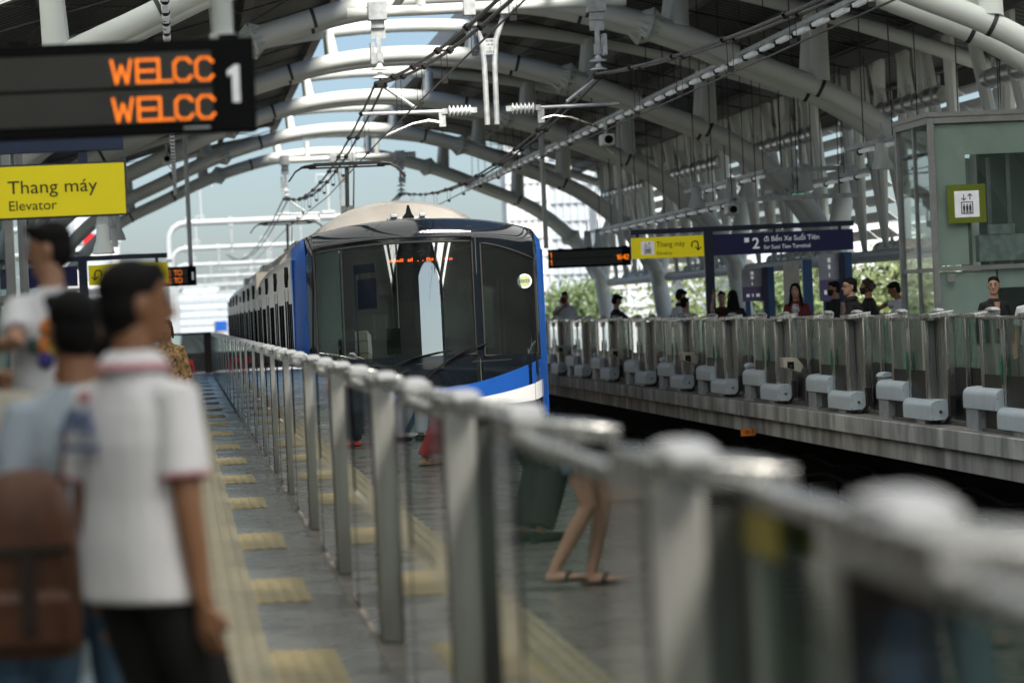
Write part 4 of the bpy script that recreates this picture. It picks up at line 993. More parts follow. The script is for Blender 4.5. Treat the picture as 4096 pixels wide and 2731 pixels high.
# ================================================================== LIFTS
def lift(x0, x1, y0, y1, h, lb, sgn=1):
    t = thing('glass_lift', lb, 'lift shaft', (x0, y0, 0)); w, d = x1-x0, y1-y0
    fr = MB()
    for x in (0, w-.09):
        for y in (0, d-.09): fr.box(x, x+.09, y, y+.09, 0, h)
    fr.box(.09, w-.09, .0, .09, h-.10, h).box(.09, w-.09, d-.09, d, h-.1, h).box(0, .09, .09, d-.09, h-.1, h).box(w-.09, w, .09, d-.09, h-.1, h)
    fr.build('lift_frame', 'elev_frame', t, bevel=.006)
    MB().box(-.02, w+.02, -.03, d+.03, h, h+.07).build('lift_roof', 'elev_frame', t)
    for z in (1.83,): MB().box(.09, w-.09, .02, .08, z, z+.07).box(.02, .08, .09, d-.09, z, z+.06).build('transom', 'elev_frame', t)
    MB().box(.02, .08, d*.5-.03, d*.5+.03, 0, h-.1).build('mullion', 'elev_frame', t)
    for a, b in ((0.09, d*.5-.03), (d*.5+.03, d-.09)):
        MB().box(.045, .055, a, b, 0, 1.83).build('glass_pane', 'elev_glass', t); MB().box(.045, .055, a, b, 1.89, h-.1).build('glass_pane', 'elev_glass', t)
    MB().box(.09, w-.09, .045, .055, 0, 1.83).build('glass_pane', 'elev_glass', t); MB().box(.09, w-.09, .045, .055, 1.9, h-.1).build('glass_pane', 'elev_glass', t)
    MB().box(w-.055, w-.045, .09, d-.09, 0, h-.1).build('glass_pane', 'elev_glass', t)
    return t, w, d
t, w, d = lift(11.12, 13.9, 52, 54.5, 4.12, 'grey framed glass lift with a green lift sign on the right platform')
MB().box(.11, .42, .10, .13, 0, 1.82).box(.11, .42, .10, .13, 1.92, 4.0).box(.42, 2.6, .10, .13, 3.55, 4.0).box(.42, .95, .10, .13, 0, 1.82).box(.42, .56, .10, .13, 1.92, 3.55).build('inner_panel', 'elev_panel', t)
MB().box(1.0, 2.6, .10, .13, 0, 1.55).build('landing_door', 'cab_dark', t); MB().box(1.0, 2.6, .14, .16, 1.55, 1.82).build('door_header', 'elev_panel', t)
MB().box(.60, .66, .3, .36, 1.9, 3.5).box(.95, 1.0, .4, .45, 1.9, 3.5).box(1.25, 1.3, .4, .45, 0, 3.9).build('guide_rail', 'elev_frame', t); MB().box(1.0, 2.4, 1.2, 1.3, 0, 4.0).build('rear_wall', 'cab_inside', t)
MB().box(.75, 1.6, .25, .5, 1.95, 2.35).box(.9, 1.3, .22, .3, 2.35, 2.5).build('lift_machinery', 'galvanised', t, bevel=.01)
sg = thing('lift_sign', 'square green sign with white lift pictogram on the right glass lift', 'sign', (11.12+.42, 51.95, 2.77)); k_ = at(2220, 468, 51.95)
sg.location = (k_.x, 51.95, k_.z)
MB().box(-.285, .285, -.02, .02, -.285, .285).build('sign_panel', 'sign_green', sg); MB().box(-.185, .185, -.026, -.021, -.20, .19).build('sign_plate', 'sign_white', sg, bevel=.0); lift_icon(sg, 0, 0, .36, -.027, False)
MB().box(-.1, .1, .02, .04, -.1, .1).build('sign_mount', 'elev_frame', sg)
cbx = tag(MB().box(-.06, .06, -.02, .02, -.06, .06).build('switch_box', 'elev_frame'), 'small grey switch box on the glass lift beside the woman in black', 'switch box'); cbx.location = at(2184, 638, 51.97)
t, w, d = lift(-4.3, -1.55, 34.0, 37, 4.0, 'grey framed glass lift on the left platform behind the child')
MB().box(.11, 2.6, .10, .13, 0, 4.0).build('inner_panel', 'elev_panel', t); MB().box(.11, 2.6, .05, .09, 2.36, 2.7).build('green_band', 'sign_green', t)
t = thing('ventilation_cabinet', 'tall pale steel cabinet with stepped lid beside the child in white', 'cabinet', (-2.2, 28, 0))
MB().box(-.6, .62, 0, 1.2, 0, 1.86).build('cabinet_body', 'beige_box', t, bevel=.01); MB().box(-.64, .64, -.03, 1.2, 1.87, 2.04).build('lid', 'white_tube', t, bevel=.01); MB().box(-.64, .60, -.02, 1.2, 2.05, 2.2).build('upper_lid', 'white_tube', t, bevel=.01)
g = MB()
for k in range(6): g.box(.32+k*.045, .34+k*.045, -.012, -.002, .9, 1.8)
g.build('vent_grille', 'steel_dark', t)

# ================================================================== PEOPLE
mat('skin_mid', (.40,.215,.13), .5, var=.07, scale=8); mat('skin_tan', (.30,.145,.075), .5, var=.07, scale=8); mat('skin_light', (.52,.31,.215), .5, var=.05, scale=8)
mat('hair_black', (.007,.006,.006), .75, var=.3, scale=40, stretch=(1,1,.2), spec=.2); mat('hair_brown', (.055,.025,.014), .5, var=.3, scale=40, stretch=(1,1,.2))
mat('lip', (.30,.075,.07), .5); mat('eye_dark', (.012,.01,.01), .3)
def fab(n, c, **k): return mat(n, c, .85, var=k.get('var', .10), scale=k.get('scale', 5), bump=.7, stretch=(1,1,.6))
fab('polo_white', (.86,.86,.88), var=.04); fab('pink_trim', (.60,.27,.30)); fab('cloth_black', (.010,.010,.011)); fab('cloth_greyblue', (.40,.48,.55)); fab('cloth_white', (.72,.73,.75), var=.05)
fab('cloth_navy', (.02,.025,.04)); fab('cloth_red', (.30,.015,.02)); fab('cloth_wine', (.16,.02,.022)); fab('cloth_olive', (.23,.20,.09)); fab('cloth_teal', (.12,.20,.19)); fab('cloth_beige', (.5,.46,.38))
fab('denim', (.10,.19,.30)); fab('denim_dark', (.035,.06,.09)); fab('denim_pale', (.30,.38,.43)); fab('cloth_taupe', (.14,.10,.09)); fab('cloth_lace', (.55,.52,.58), var=.6, scale=28)
mat('cloth_floral', (.06,.035,.02), .8, var=.9, scale=14); mat('cloth_floral_gold', (.28,.17,.07), .8, var=.9, scale=22)
mat('leather_brown', (.115,.045,.020), .5, var=.35, scale=7, bump=.2); mat('leather_dark', (.03,.018,.012), .5); mat('mask_black', (.014,.014,.015), .8); mat('mask_teal', (.03,.16,.13), .8); mat('logo_blue', (.16,.21,.36), .8); mat('logo_red', (.60,.16,.18), .8)
mat('print_orange', (.62,.19,.03), .8); mat('print_yellow', (.62,.42,.06), .8); mat('print_blue', (.05,.04,.20), .8); mat('print_red', (.55,.10,.08), .8); mat('print_green', (.03,.07,.06), .8)
def remesh(mb, vox, name, m, parent, smooth=4, label=None):
    me = mb.mesh('tmp', m, 0); o = bpy.data.objects.new('tmp', me); COL.objects.link(o)
    r_ = o.modifiers.new('r', 'REMESH'); r_.mode = 'VOXEL'; r_.voxel_size = vox; r_.use_smooth_shade = True
    s_ = o.modifiers.new('s', 'SMOOTH'); s_.factor = .5; s_.iterations = smooth
    dg = bpy.context.evaluated_depsgraph_get(); nm = bpy.data.meshes.new_from_object(o.evaluated_get(dg)); bpy.data.objects.remove(o)
    nm.materials.clear(); nm.materials.append(MATS[m]); nm.polygons.foreach_set('use_smooth', [True]*len(nm.polygons)); nm.name = name
    q = bpy.data.objects.new(name, nm); COL.objects.link(q); q.parent = parent
    if label: q['label'] = label
    return q
def ik(S, T, a, b, hint):
    S, T = Vector(S), Vector(T); d = T-S; L = min(d.length, (a+b)*.995)
    if d.length > L: T = S+d.normalized()*L
    d = (T-S).normalized(); x = (a*a-b*b+L*L)/(2*L); h = math.sqrt(max(0, a*a-x*x))
    p = Vector(hint)-d*Vector(hint).dot(d); p = p.normalized() if p.length > 1e-6 else Vector((0,-1,0))
    return S+d*x+p*h, T
def person(label, loc, rz, H, top, bottom, hair=('hair_black', 'short'), skin='skin_mid', hr=None, hl=None, er=(.5,-1,-.3), el=(-.5,-1,-.3), feet=((-.09,0),(.09,0)), yaw=0, pitch=0,
           lean=0, sit=False, face=True, shoe='black', glasses=False, mask=None, hs=1., vox=.011, grip=.5, cat='person', sandals=False, bare=False):
    t = thing('person', label, cat, loc, rz, None); k = H/1.72; t.scale = (k, k, k)
    hz = .10 if sit else .92
    ML = Matrix.Translation((0,0,hz)) @ Matrix.Rotation(-R(lean), 4, 'X') @ Matrix.Translation((0,0,-hz))
    U = lambda p: ML @ Vector(p)
    def torso(mb, rows, n=20):
        mb.loft([[U((rx*math.copysign(abs(math.cos(q))**.85, math.cos(q)), yo+ry*math.copysign(abs(math.sin(q))**.85, math.sin(q)), hz+z)) for q in [j*2*math.pi/n for j in range(n)]] for z, rx, ry, yo in rows])
    # joints
    sw = top.get('sw', 1.) if top else 1.; sh = {s: U((s*.170*sw, -.01, hz+.435)) for s in (-1, 1)}
    tgt = {1: Vector(hr) if hr else Vector((.235, .03, hz-.10)), -1: Vector(hl) if hl else Vector((-.235, .03, hz-.10))}
    el_, ha = {}, {}
    for s in (-1, 1): el_[s], ha[s] = ik(sh[s], tgt[s], .295, .265, er if s > 0 else el)
    kn, an = {}, {}
    for s in (-1, 1):
        hip = Vector((s*.085, 0, hz-.02)); f = feet[0 if s < 0 else 1]
        if sit: kn[s] = Vector((s*.13, .36, hz+.0)); an[s] = Vector((s*.13, .38, hz-.38))
        else:
            an[s] = Vector((f[0], f[1], .085+ (f[2] if len(f) > 2 else 0))); kn[s], an[s] = ik(hip, an[s], .43, .43, (s*.05, 1, 0))
    b = MB()
    torso(b, [(-.07,.13,.095,0),(.05,.15,.105,0),(.17,.13,.095,0),(.32,.148,.103,0),(.41,.155*sw,.095,-.005),(.465,.115,.075,-.012),(.51,.066,.062,-.012)])
    b.tube([U((0,-.012,hz+.48)), U((0,-.004,hz+.64))], [.062,.054], 14)
    hc = U((0, .012, hz+.54+.16*hs)); MH = Matrix.Translation(hc) @ Matrix.Rotation(R(yaw), 4, 'Z') @ Matrix.Rotation(R(pitch), 4, 'X') @ Matrix.Diagonal((hs, hs, hs, 1))
    rings = []
    for z, rx, ry, yo in ((-.118,.020,.022,.058),(-.110,.036,.038,.048),(-.088,.052,.060,.028),(-.055,.061,.080,.010),(-.02,.068,.090,.002),(.02,.073,.096,-.004),(.055,.074,.097,-.008),(.088,.062,.082,-.010),(.108,.040,.052,-.010),(.117,.014,.018,-.010)):
        rings.append([MH @ Vector((rx*math.cos(q), yo+ry*math.sin(q), z)) for q in [j*2*math.pi/20 for j in range(20)]])
    b.loft(rings)
    b.tube([MH @ Vector(p) for p in ((0,.086,.025),(0,.098,-.005),(0,.108,-.032),(0,.088,-.042))], [.008,.011,.016,.010], 8)
    b.tube([MH @ Vector((0,.0,-.06)), U((0,-.008,hz+.55))], [.05,.05], 12)
    for s in (-1, 1):
        Me = MH @ Matrix.Translation((s*.074, -.012, -.012)); b.ell((0,0,0), .014, .020, .034, 10, 6, Me)
        b.tube([U((s*.10,-.012,hz+.44)), sh[s], sh[s].lerp(el_[s], .5), el_[s], el_[s].lerp(ha[s], .35), ha[s]], [.05,.052,.047,.039,.038,.026], 12)
        # hand: palm, four bent fingers, thumb from the side
        d = (ha[s]-el_[s]).normalized(); side = d.cross(Vector((0, 1, 0)) if abs(d.y) < .8 else Vector((0,0,1))).normalized(); nrm = side.cross(d).normalized()
        if s < 0: side = -side
        p0 = ha[s]; p1 = p0+d*.085
        b.loft([[p+side*(w*math.cos(q))+nrm*(.015*math.sin(q)) for q in [j*2*math.pi/12 for j in range(12)]] for p, w in ((p0, .024), (p0+d*.03, .034), (p0+d*.06, .040), (p1, .038))])
        for fi, (off, ln) in enumerate(((-.030,.060),(-.010,.074),(.010,.080),(.030,.072))):
            q0 = p1+side*off; c1 = grip*.9; c2 = grip*1.9
            q1 = q0+(d*math.cos(c1*.5)+nrm*s*math.sin(c1*.5))*ln*.45; q2 = q1+(d*math.cos(c1)+nrm*s*math.sin(c1))*ln*.32; q3 = q2+(d*math.cos(c2)+nrm*s*math.sin(c2))*ln*.28
            b.tube([q0-d*.01, q1, q2, q3], [.0105,.0098,.0092,.0075], 8)
        b.tube([p0+d*.02+side*.028, p0+d*.05+side*.052+nrm*s*.012, p0+d*.082+side*.058+nrm*s*.02], [.015,.012,.009], 8)
        b.tube([Vector((s*.085, 0, hz-.02)), Vector((s*.085,0,hz-.02)).lerp(kn[s], .5), kn[s], kn[s].lerp(an[s], .35), an[s]], [.085,.072,.054,.052,.036], 14)
        # foot
        ft = an[s]+Vector((0,0,-.045)); 
        b.loft([[ft+Vector((w*math.cos(q), y, hgt*math.sin(q)-.008)) for q in [j*2*math.pi/12 for j in range(12)]] for y, w, hgt in ((-.055,.025,.03),(-.02,.034,.036),(.05,.038,.030),(.12,.044,.020),(.17,.036,.014),(.185,.016,.009))])
        if not sit or True: b.tube([an[s], ft+Vector((0,0,.0))], [.036,.034], 10)
    body = remesh(b, vox, 'body', skin, t, 3)
    # top
    if top:
        tm = top['m']; f = top.get('fit', 1.0); hem = top.get('hem', -.09); c = MB()
        torso(c, [(hem,.178*f,.128*f,0),(hem+.02,.180*f,.13*f,0),(.05,.175*f,.128*f,0),(.17,.160*f,.120*f,0),(.32,.170*f,.126*f,0),(.40,.172*sw,.118,-.005),(.445,.148*sw,.102,-.010),(.485,.108,.088,-.012),(.515,.078,.076,-.012),(.528,.068,.068,-.012)])
        for s in (-1, 1):
            sl = top.get('sleeve', 'short'); pts = [U((s*.085,-.012,hz+.452)), sh[s]+Vector((0,0,.002))]; rr = [.052,.064]
            if sl == 'short': pts += [sh[s].lerp(el_[s], .35), sh[s].lerp(el_[s], .72)]; rr += [.068,.072]
            elif sl == 'long': pts += [sh[s].lerp(el_[s], .5), el_[s], el_[s].lerp(ha[s], .5), el_[s].lerp(ha[s], .95)]; rr += [.064,.056,.050,.043]
            elif sl == 'half': pts += [sh[s].lerp(el_[s], .5), el_[s], el_[s].lerp(ha[s], .35)]; rr += [.066,.060,.056]
            else: pts = pts[:1]+[sh[s].lerp(el_[s], .08)]
            c.tube(pts, rr[:len(pts)], 14)
        g = remesh(c, vox, top.get('name', 'shirt'), tm, t, 3)
        if top.get('sleeve') == 'short' and top.get('cuff'):
            for s in (-1, 1):
                a_, d_ = sh[s].lerp(el_[s], .705), sh[s].lerp(el_[s], .735); MB().tube([a_, d_], [.0715,.0715], 16).build('sleeve_cuff', top['cuff'], t)
        if top.get('collar'):
            cm = top['collar']; rg = []
            for z, r1, yo in ((.500,.098,-.012),(.545,.080,-.010),(.572,.072,-.006),(.566,.084,-.006),(.525,.112,-.012)):
                rg.append([U((r1*math.cos(q), yo+r1*.92*math.sin(q), hz+z-(.02*max(0, math.sin(q))))) for q in [j*2*math.pi/20 for j in range(20)]])
            MB().loft(rg, cap=False).build('collar', cm, t)
            if top.get('tip'): MB().loft([[U((r1*math.cos(q), -.012+r1*.92*math.sin(q), hz+z-(.02*max(0, math.sin(q))))) for q in [j*2*math.pi/20 for j in range(20)]] for z, r1 in ((.541,.1035),(.527,.1135),(.522,.115))], cap=False).build('collar_trim', top['tip'], t)
    if bottom:
        bm_ = bottom['m']; kd = bottom.get('kind', 'trousers'); c = MB()
        if kd == 'skirt':
            L = bottom.get('len', .5); torso(c, [(-L,.235,.185,0),(-L*.5,.205,.16,0),(-.06,.18,.135,0),(.07,.155,.115,0)])
        else:
            torso(c, [(-.12,.165,.125,0),(-.05,.172,.126,0),(.06,.162,.118,0),(.10,.158,.115,0)])
            for s in (-1, 1):
                hip = Vector((s*.085,0,hz-.03))
                if kd == 'shorts': c.tube([hip, hip.lerp(kn[s], bottom.get('len', .45))], [.098,.098], 14)
                else:
                    w = bottom.get('wide', 1.); c.tube([hip, hip.lerp(kn[s], .5), kn[s], kn[s].lerp(an[s], .5), an[s]+Vector((0,0,.02))], [.098,.088*max(1, w*.95),.072*w,.068*w,.064*w], 14)
        remesh(c, vox, 'trousers' if kd == 'trousers' else kd, bm_, t, 3)
    if not bare:
        for s in (-1, 1):
            ft = an[s]+Vector((0,0,-.05)); c = MB()
            if sandals:
                c.loft([[ft+Vector((w*math.cos(q), y, -.024+.008*math.sin(q))) for q in [j*2*math.pi/12 for j in range(12)]] for y, w in ((-.065,.03),(-.02,.042),(.06,.046),(.13,.050),(.18,.040),(.195,.02))])
                c.tube([ft+Vector((-.044,.07,-.01)), ft+Vector((-.02,.09,.028)), ft+Vector((.02,.09,.028)), ft+Vector((.044,.07,-.01))], .014, 6)
                c.build('sandal', shoe, t)
            else:
                c.loft([[ft+Vector((w*math.cos(q), y, hgt*math.sin(q)*1.0-.002)) for q in [j*2*math.pi/14 for j in range(14)]] for y, w, hgt in ((-.075,.03,.034),(-.03,.045,.05),(.05,.048,.040),(.13,.052,.032),(.19,.042,.024),(.21,.02,.015))])
                c.build('shoe', shoe, t)
    # hair
    hm, hst = hair; c = MB(); rnd = random.Random(int(H*1000)+len(label))
    c.ell((0,0,0), .080, .100, .082, 16, 10, MH @ Matrix.Translation((0,-.016,.048)))
    c.ell((0,0,0), .076, .070, .095, 14, 8, MH @ Matrix.Translation((0,-.040,-.005)))
    if hst == 'short':
        for q in range(9): c.ell((0,0,0), .030, .030, .024, 8, 6, MH @ Matrix.Translation((rnd.uniform(-.05,.05), .055+rnd.uniform(-.02,.014), .082+rnd.uniform(-.012,.014))))
    if hst in ('long', 'tied', 'bob'):
        c.ell((0,0,0), .076, .05, .045, 14, 8, MH @ Matrix.Translation((0,.030,.080)))
        for s in ((-1, 1) if hst != 'tied' else ()): c.tube([MH @ Vector(p) for p in ((s*.045,.072,.08),(s*.074,.04,.02),(s*.080,.015,-.06),(s*.078,.0,-.12 if hst != 'tied' else -.04))], [.018,.020,.020,.016], 8)
    if hst == 'long':
        c.loft([[MH @ Vector((w*math.cos(q), yo+d*math.sin(q), z)) for q in [j*2*math.pi/14 for j in range(14)]] for z, w, d, yo in ((.03,.080,.06,-.04),(-.08,.090,.050,-.055),(-.18,.105,.045,-.075),(-.30,.105,.035,-.09),(-.42,.085,.025,-.095),(-.48,.05,.012,-.095))])
        for s in (-1, 1): c.tube([MH @ Vector(p) for p in ((s*.076,.01,-.04),(s*.090,.0,-.14),(s*.100,.03,-.24),(s*.095,.05,-.34))], [.026,.03,.03,.012], 8)
    if hst == 'tied':
        c.ell((0,0,0), .035, .04, .035, 10, 6, MH @ Matrix.Translation((0,-.115,.02))); c.tube([MH @ Vector(p) for p in ((0,-.12,.0),(0,-.13,-.1),(0,-.11,-.2))], [.03,.028,.012], 8)
    if hst == 'curly':
        for q in range(34):
            v = Vector((rnd.gauss(0,1), rnd.gauss(0,1), rnd.gauss(0,1))).normalized()
            if v.y > .35 and v.z < .55: continue
            c.ell((0,0,0), .028, .028, .026, 8, 6, MH @ Matrix.Translation((.085*v.x, -.02+.105*v.y, .02+.105*v.z)))
    remesh(c, .009*max(1, hs*.8), 'hair', hm, t, 2)
    if face:
        for s in (-1, 1):
            MB().ell((0,0,0), .0135, .006, .0065, 10, 6, MH @ Matrix.Translation((s*.030, .088, .004))).build('eye', 'eye_dark', t)
            MB().tube([MH @ Vector(p) for p in ((s*.014,.095,.024),(s*.032,.093,.029),(s*.048,.080,.024))], [.004,.0045,.002], 6).build('eyebrow', hm, t)
        if not mask: MB().ell((0,0,0), .024, .008, .0075, 12, 6, MH @ Matrix.Translation((0, .086, -.066))).build('mouth', 'lip', t)
    if mask:
        rg = []
        for z, rx, ry, yo in ((-.118,.030,.045,.042),(-.10,.050,.068,.032),(-.065,.066,.092,.014),(-.03,.070,.102,.012),(-.012,.066,.103,.006)):
            rg.append([MH @ Vector((rx*1.04*math.cos(q), yo+ry*1.05*math.sin(q), z)) for q in [math.pi*(.02+.96*j/16) for j in range(17)]]+[MH @ Vector((rx*.96*math.cos(q), yo+ry*.96*math.sin(q), z)) for q in [math.pi*(.98-.96*j/16) for j in range(17)]])
        MB().loft(rg).build('face_mask', mask, t)
    if glasses:
        c = MB()
        for s in (-1, 1):
            c.tube([MH @ Vector((s*.032+.024*math.cos(q), .106, .003+.017*math.sin(q))) for q in [j*2*math.pi/16 for j in range(17)]], .0026, 5)
            c.tube([MH @ Vector((s*.056,.104,.008)), MH @ Vector((s*.078,.0,.004))], .003, 5)
        c.tube([MH @ Vector((-.008,.107,.006)), MH @ Vector((.008,.107,.006))], .0026, 5); c.build('glasses', 'black', t)
    t['_k'] = k
    W_ = Matrix.Translation(loc) @ Matrix.Rotation(rz, 4, 'Z') @ Matrix.Diagonal((k, k, k, 1))
    info = dict(obj=t, head=W_ @ MH, hand={s: W_ @ ha[s] for s in ha}, hdir={s: (W_.to_3x3() @ (ha[s]-el_[s])).normalized() for s in ha}, M=W_, up=lambda p: W_ @ U(p))
    del t['_k']
    return info
def stand(px, py_top, Y, H=None):
    """floor point and height of somebody whose head top the photo shows at (px, py_top), Y metres away"""
    p = at(px, py_top, Y); return Vector((p.x, p.y, 0)), (H or max(1.35, p.z-.01))

# --- left platform, the blurred foreground
p, H = stand(312, 606, 9.8); p.x -= .012
A = person('man in white polo shirt with pink collar edge and black trousers watching the train', p, R(-44), H, dict(m='polo_white', sleeve='short', fit=1.06, sw=.96, hem=-.115, cuff='pink_trim', collar='polo_white', tip='pink_trim'), dict(m='cloth_black', wide=1.15),
    skin='skin_tan', yaw=-26, hr=(.225,-.01,.79), hl=(-.25,.10,.82), vox=.008, grip=.7)
lg = MB(); W_ = A['M']
def on_back(x, z, y=-.147): return Vector((x, y, z))
lo = MB().prism([(-.16,1.27),(-.13,1.33),(-.10,1.345),(-.07,1.32),(-.05,1.345),(-.03,1.27),(-.055,1.27),(-.065,1.31),(-.09,1.27),(-.12,1.31),(-.13,1.27)], -.150, -.139, 'y').box(-.17,-.02,-.150,-.139,1.225,1.243).build('back_logo', 'logo_blue', A['obj'])
MB().lathe([(.017,-.150),(.017,-.139)], (-.062, 0, 1.372), 14, 'y').build('logo_dot', 'logo_red', lo)
p, H = stand(165, 672, 10.5)
B = person('man in grey blue shirt wearing a brown backpack, seen from behind', p, R(6), H, dict(m='cloth_greyblue', sleeve='short', fit=1.1, hem=-.12), dict(m='denim'), skin='skin_tan', yaw=10, lean=2, vox=.009, hair=('hair_black', 'short'))
bp = thing('backpack', 'brown leather backpack on the back of the man in grey blue', 'backpack', (p.x-.15, 10.5-.235, .62))
rg = [[Vector((w*math.copysign(abs(math.cos(q))**.5, math.cos(q)), d*math.copysign(abs(math.sin(q))**.6, math.sin(q)), z)) for q in [j*2*math.pi/20 for j in range(20)]] for z, w, d in ((0,.12,.07),(.03,.142,.10),(.2,.148,.11),(.38,.142,.10),(.48,.115,.085),(.53,.07,.05),(.54,.03,.02))]
MB().loft(rg).build('bag_body', 'leather_brown', bp)
MB().loft([[Vector((w*math.copysign(abs(math.cos(q))**.5, math.cos(q)), -.095+d*math.sin(q), z)) for q in [j*2*math.pi/16 for j in range(16)]] for z, w, d in ((.03,.11,.02),(.05,.125,.045),(.17,.125,.045),(.2,.10,.02))]).build('front_pocket', 'leather_brown', bp)
for s in (-1, 1):
    MB().tube([(s*.10,.02,.47),(s*.12,.04,.56),(s*.125,.10,.64),(s*.13,.20,.66)], .020, 8).build('shoulder_strap', 'leather_brown', bp)
MB().box(-.13,.13,-.125,-.11,.30,.325).box(-.02,.02,-.155,-.135,.08,.30).build('bag_trim', 'leather_dark', bp)
p, H = stand(85, 800, 12.95, 1.58)
person('parent in teal checked shirt carrying the child on the shoulders', p, R(4), 1.58, dict(m='cloth_teal', sleeve='short', fit=1.08), dict(m='denim_dark'), hl=(-.16,.20,1.52), hr=(.16,.20,1.52), vox=.010)
q = at(100, 850, 12.8)
C_ = person('small child in white printed t-shirt and olive shorts sitting on shoulders', (q.x+.045, 12.72, 1.225), R(14), 1.31, dict(m='cloth_white', sleeve='short', fit=1.18, hem=-.03, collar=None), dict(m='cloth_olive', kind='shorts', len=.8), skin='skin_mid', yaw=62, pitch=-6, sit=True, hs=1.04, vox=.011,
    hl=(-.36,-.02,.36), el=(-.6,-.6,-.8), hr=(.20,.22,.25), bare=True)
for (x, z, r_, m_, nm) in ((.045,.37,.036,'print_orange','print_spot'),(.06,.285,.038,'print_yellow','print_spot'),(.02,.29,.030,'print_orange','print_spot'),(.03,.225,.034,'print_blue','print_spot'),(-.02,.29,.028,'print_green','print_spot'),(.085,.15,.02,'print_red','print_spot')):
    MB().ell(((x-.10)*1.05, -.152, z+.07), r_*1.15, .016, r_*1.25, 12, 8).build('shirt_print', m_, C_['obj'])
q = at(-75, 900, 11.2)
D_ = person('person in beige top at the left edge raising a phone', (q.x, 11.2, 0), R(-8), 1.66, dict(m='cloth_beige', sleeve='half', fit=1.05), dict(m='denim'), skin='skin_light', hr=(.30,.34,1.40), er=(.4,-.2,-1), vox=.010, grip=1.2, hair=('hair_black', 'bob'))
def phone(P, lb, rz=0, tilt=0):
    t = thing('smartphone', lb, 'phone', P, rz); t.rotation_euler = (tilt, 0, rz)
    MB().box(-.037,.037,-.004,.004,-.075,.075).build('phone_body', 'black', t, bevel=.003); MB().box(-.033,.033,-.0048,-.0042,-.070,.070).build('phone_screen', 'led_glass', t); MB().box(-.03,-.008,.0042,.006,.03,.065).build('phone_lens', 'black_gloss', t)
phone(D_['hand'][1]+Vector((-.03,.02,.11)), 'dark phone held up by the raised hand at the left edge', R(20))
# people on the left platform seen in the barrier glass or beyond the group
person('person in brown floral shirt and dark trousers walking near the far end', (-.19, 42.6, 0), R(175), 1.60, dict(m='cloth_floral_gold', sleeve='half', fit=1.1, hem=-.16), dict(m='cloth_navy', wide=1.2), feet=((-.1,.1),(.1,-.12)), hair=('hair_black', 'bob'), shoe='red_plastic', vox=.014)
person('person in brown floral shirt standing behind another patterned shirt', (-.5, 47.5, 0), R(190), 1.58, dict(m='cloth_floral', sleeve='half', fit=1.1, hem=-.16), dict(m='cloth_black', wide=1.25), hair=('hair_black', 'bob'), vox=.014)
person('person in denim shirt and pale jeans hidden behind the polo man', (-.30, 11.2, 0), R(80), 1.63, dict(m='denim_pale', sleeve='long', fit=1.06), dict(m='denim_pale', wide=1.15), hr=(.25,.12,.72), hl=(-.25,.1,.72), skin='skin_tan', vox=.010)
person('person in dark jeans and sandals standing left of the frame', (-1.59, 15.2, 0), R(100), 1.68, dict(m='cloth_black', sleeve='short'), dict(m='denim_dark', wide=1.35), sandals=True, vox=.012)
person('woman in denim shorts and sandals walking behind the men', (-.38, 19.7, 0), R(105), 1.60, dict(m='cloth_white', sleeve='short'), dict(m='denim', kind='shorts', len=.5), skin='skin_light', feet=((-.07,-.12,.03),(.07,.08)), sandals=True, hair=('hair_black', 'long'), shoe='leather_dark', vox=.010)
person('man in black trousers standing beyond the woman in shorts', (-.52, 23.6, 0), R(60), 1.70, dict(m='cloth_black', sleeve='short'), dict(m='cloth_black', wide=1.5), vox=.012)
person('person in red trousers further along the left platform', (-.74, 36.3, 0), R(85), 1.62, dict(m='cloth_red', sleeve='half', hem=-.2), dict(m='cloth_red', wide=1.3), feet=((-.09,-.1),(.09,.12)), sandals=True, hair=('hair_black', 'long'), vox=.013)
person('person in pale trousers far along the left platform', (-.95, 43.5, 0), R(95), 1.64, dict(m='denim_dark', sleeve='long', hem=-.3), dict(m='cloth_white', wide=1.3), feet=((-.09,-.16),(.09,.16)), vox=.014)
person('person in blue jeans beside the one in pale trousers', (-1.12, 44.6, 0), R(95), 1.66, dict(m='cloth_black', sleeve='long'), dict(m='denim'), feet=((-.09,.16),(.09,-.14)), shoe='cloth_white', vox=.014)
# --- train driver
q = at(802, 757, 42.0)
person('train driver in pale blue shirt and green face mask behind the windscreen', (q.x, 42.25, .74), R(178), 1.70, dict(m='cloth_greyblue', sleeve='short', collar='cloth_greyblue'), dict(m='cloth_navy'), mask='mask_teal', sit=True, hl=(-.2,.35,.32), hr=(.2,.35,.32), skin='skin_mid', glasses=True, vox=.011)
# --- right platform
p, H = stand(1297, 671, 88)
E1 = person('man in white shirt and glasses speaking into a white megaphone', p, R(168), H, dict(m='cloth_white', sleeve='short', fit=1.15, collar='cloth_white'), dict(m='cloth_navy'), hr=(.02,.24,1.40), er=(1,-.1,-.8), glasses=True, vox=.011, grip=1.2)
P = E1['head'] @ Vector((.0, .17, -.075)); t = thing('megaphone', 'white megaphone with dark red mouth held by the man in white', 'megaphone', P, R(168))
MB().lathe([(.03,-.08),(.035,0),(.05,.06),(.10,.16),(.105,.165),(.09,.15),(.04,.07)], (0,0,0), 18, 'y').build('megaphone_horn', 'white_paint', t); MB().lathe([(.085,.146),(.03,.12)], (0,0,0), 16, 'y').build('megaphone_mouth', 'cloth_wine', t); MB().box(-.012,.012,-.03,.02,-.13,-.02).build('megaphone_grip', 'white_paint', t)
p, H = stand(1415, 680, 77)
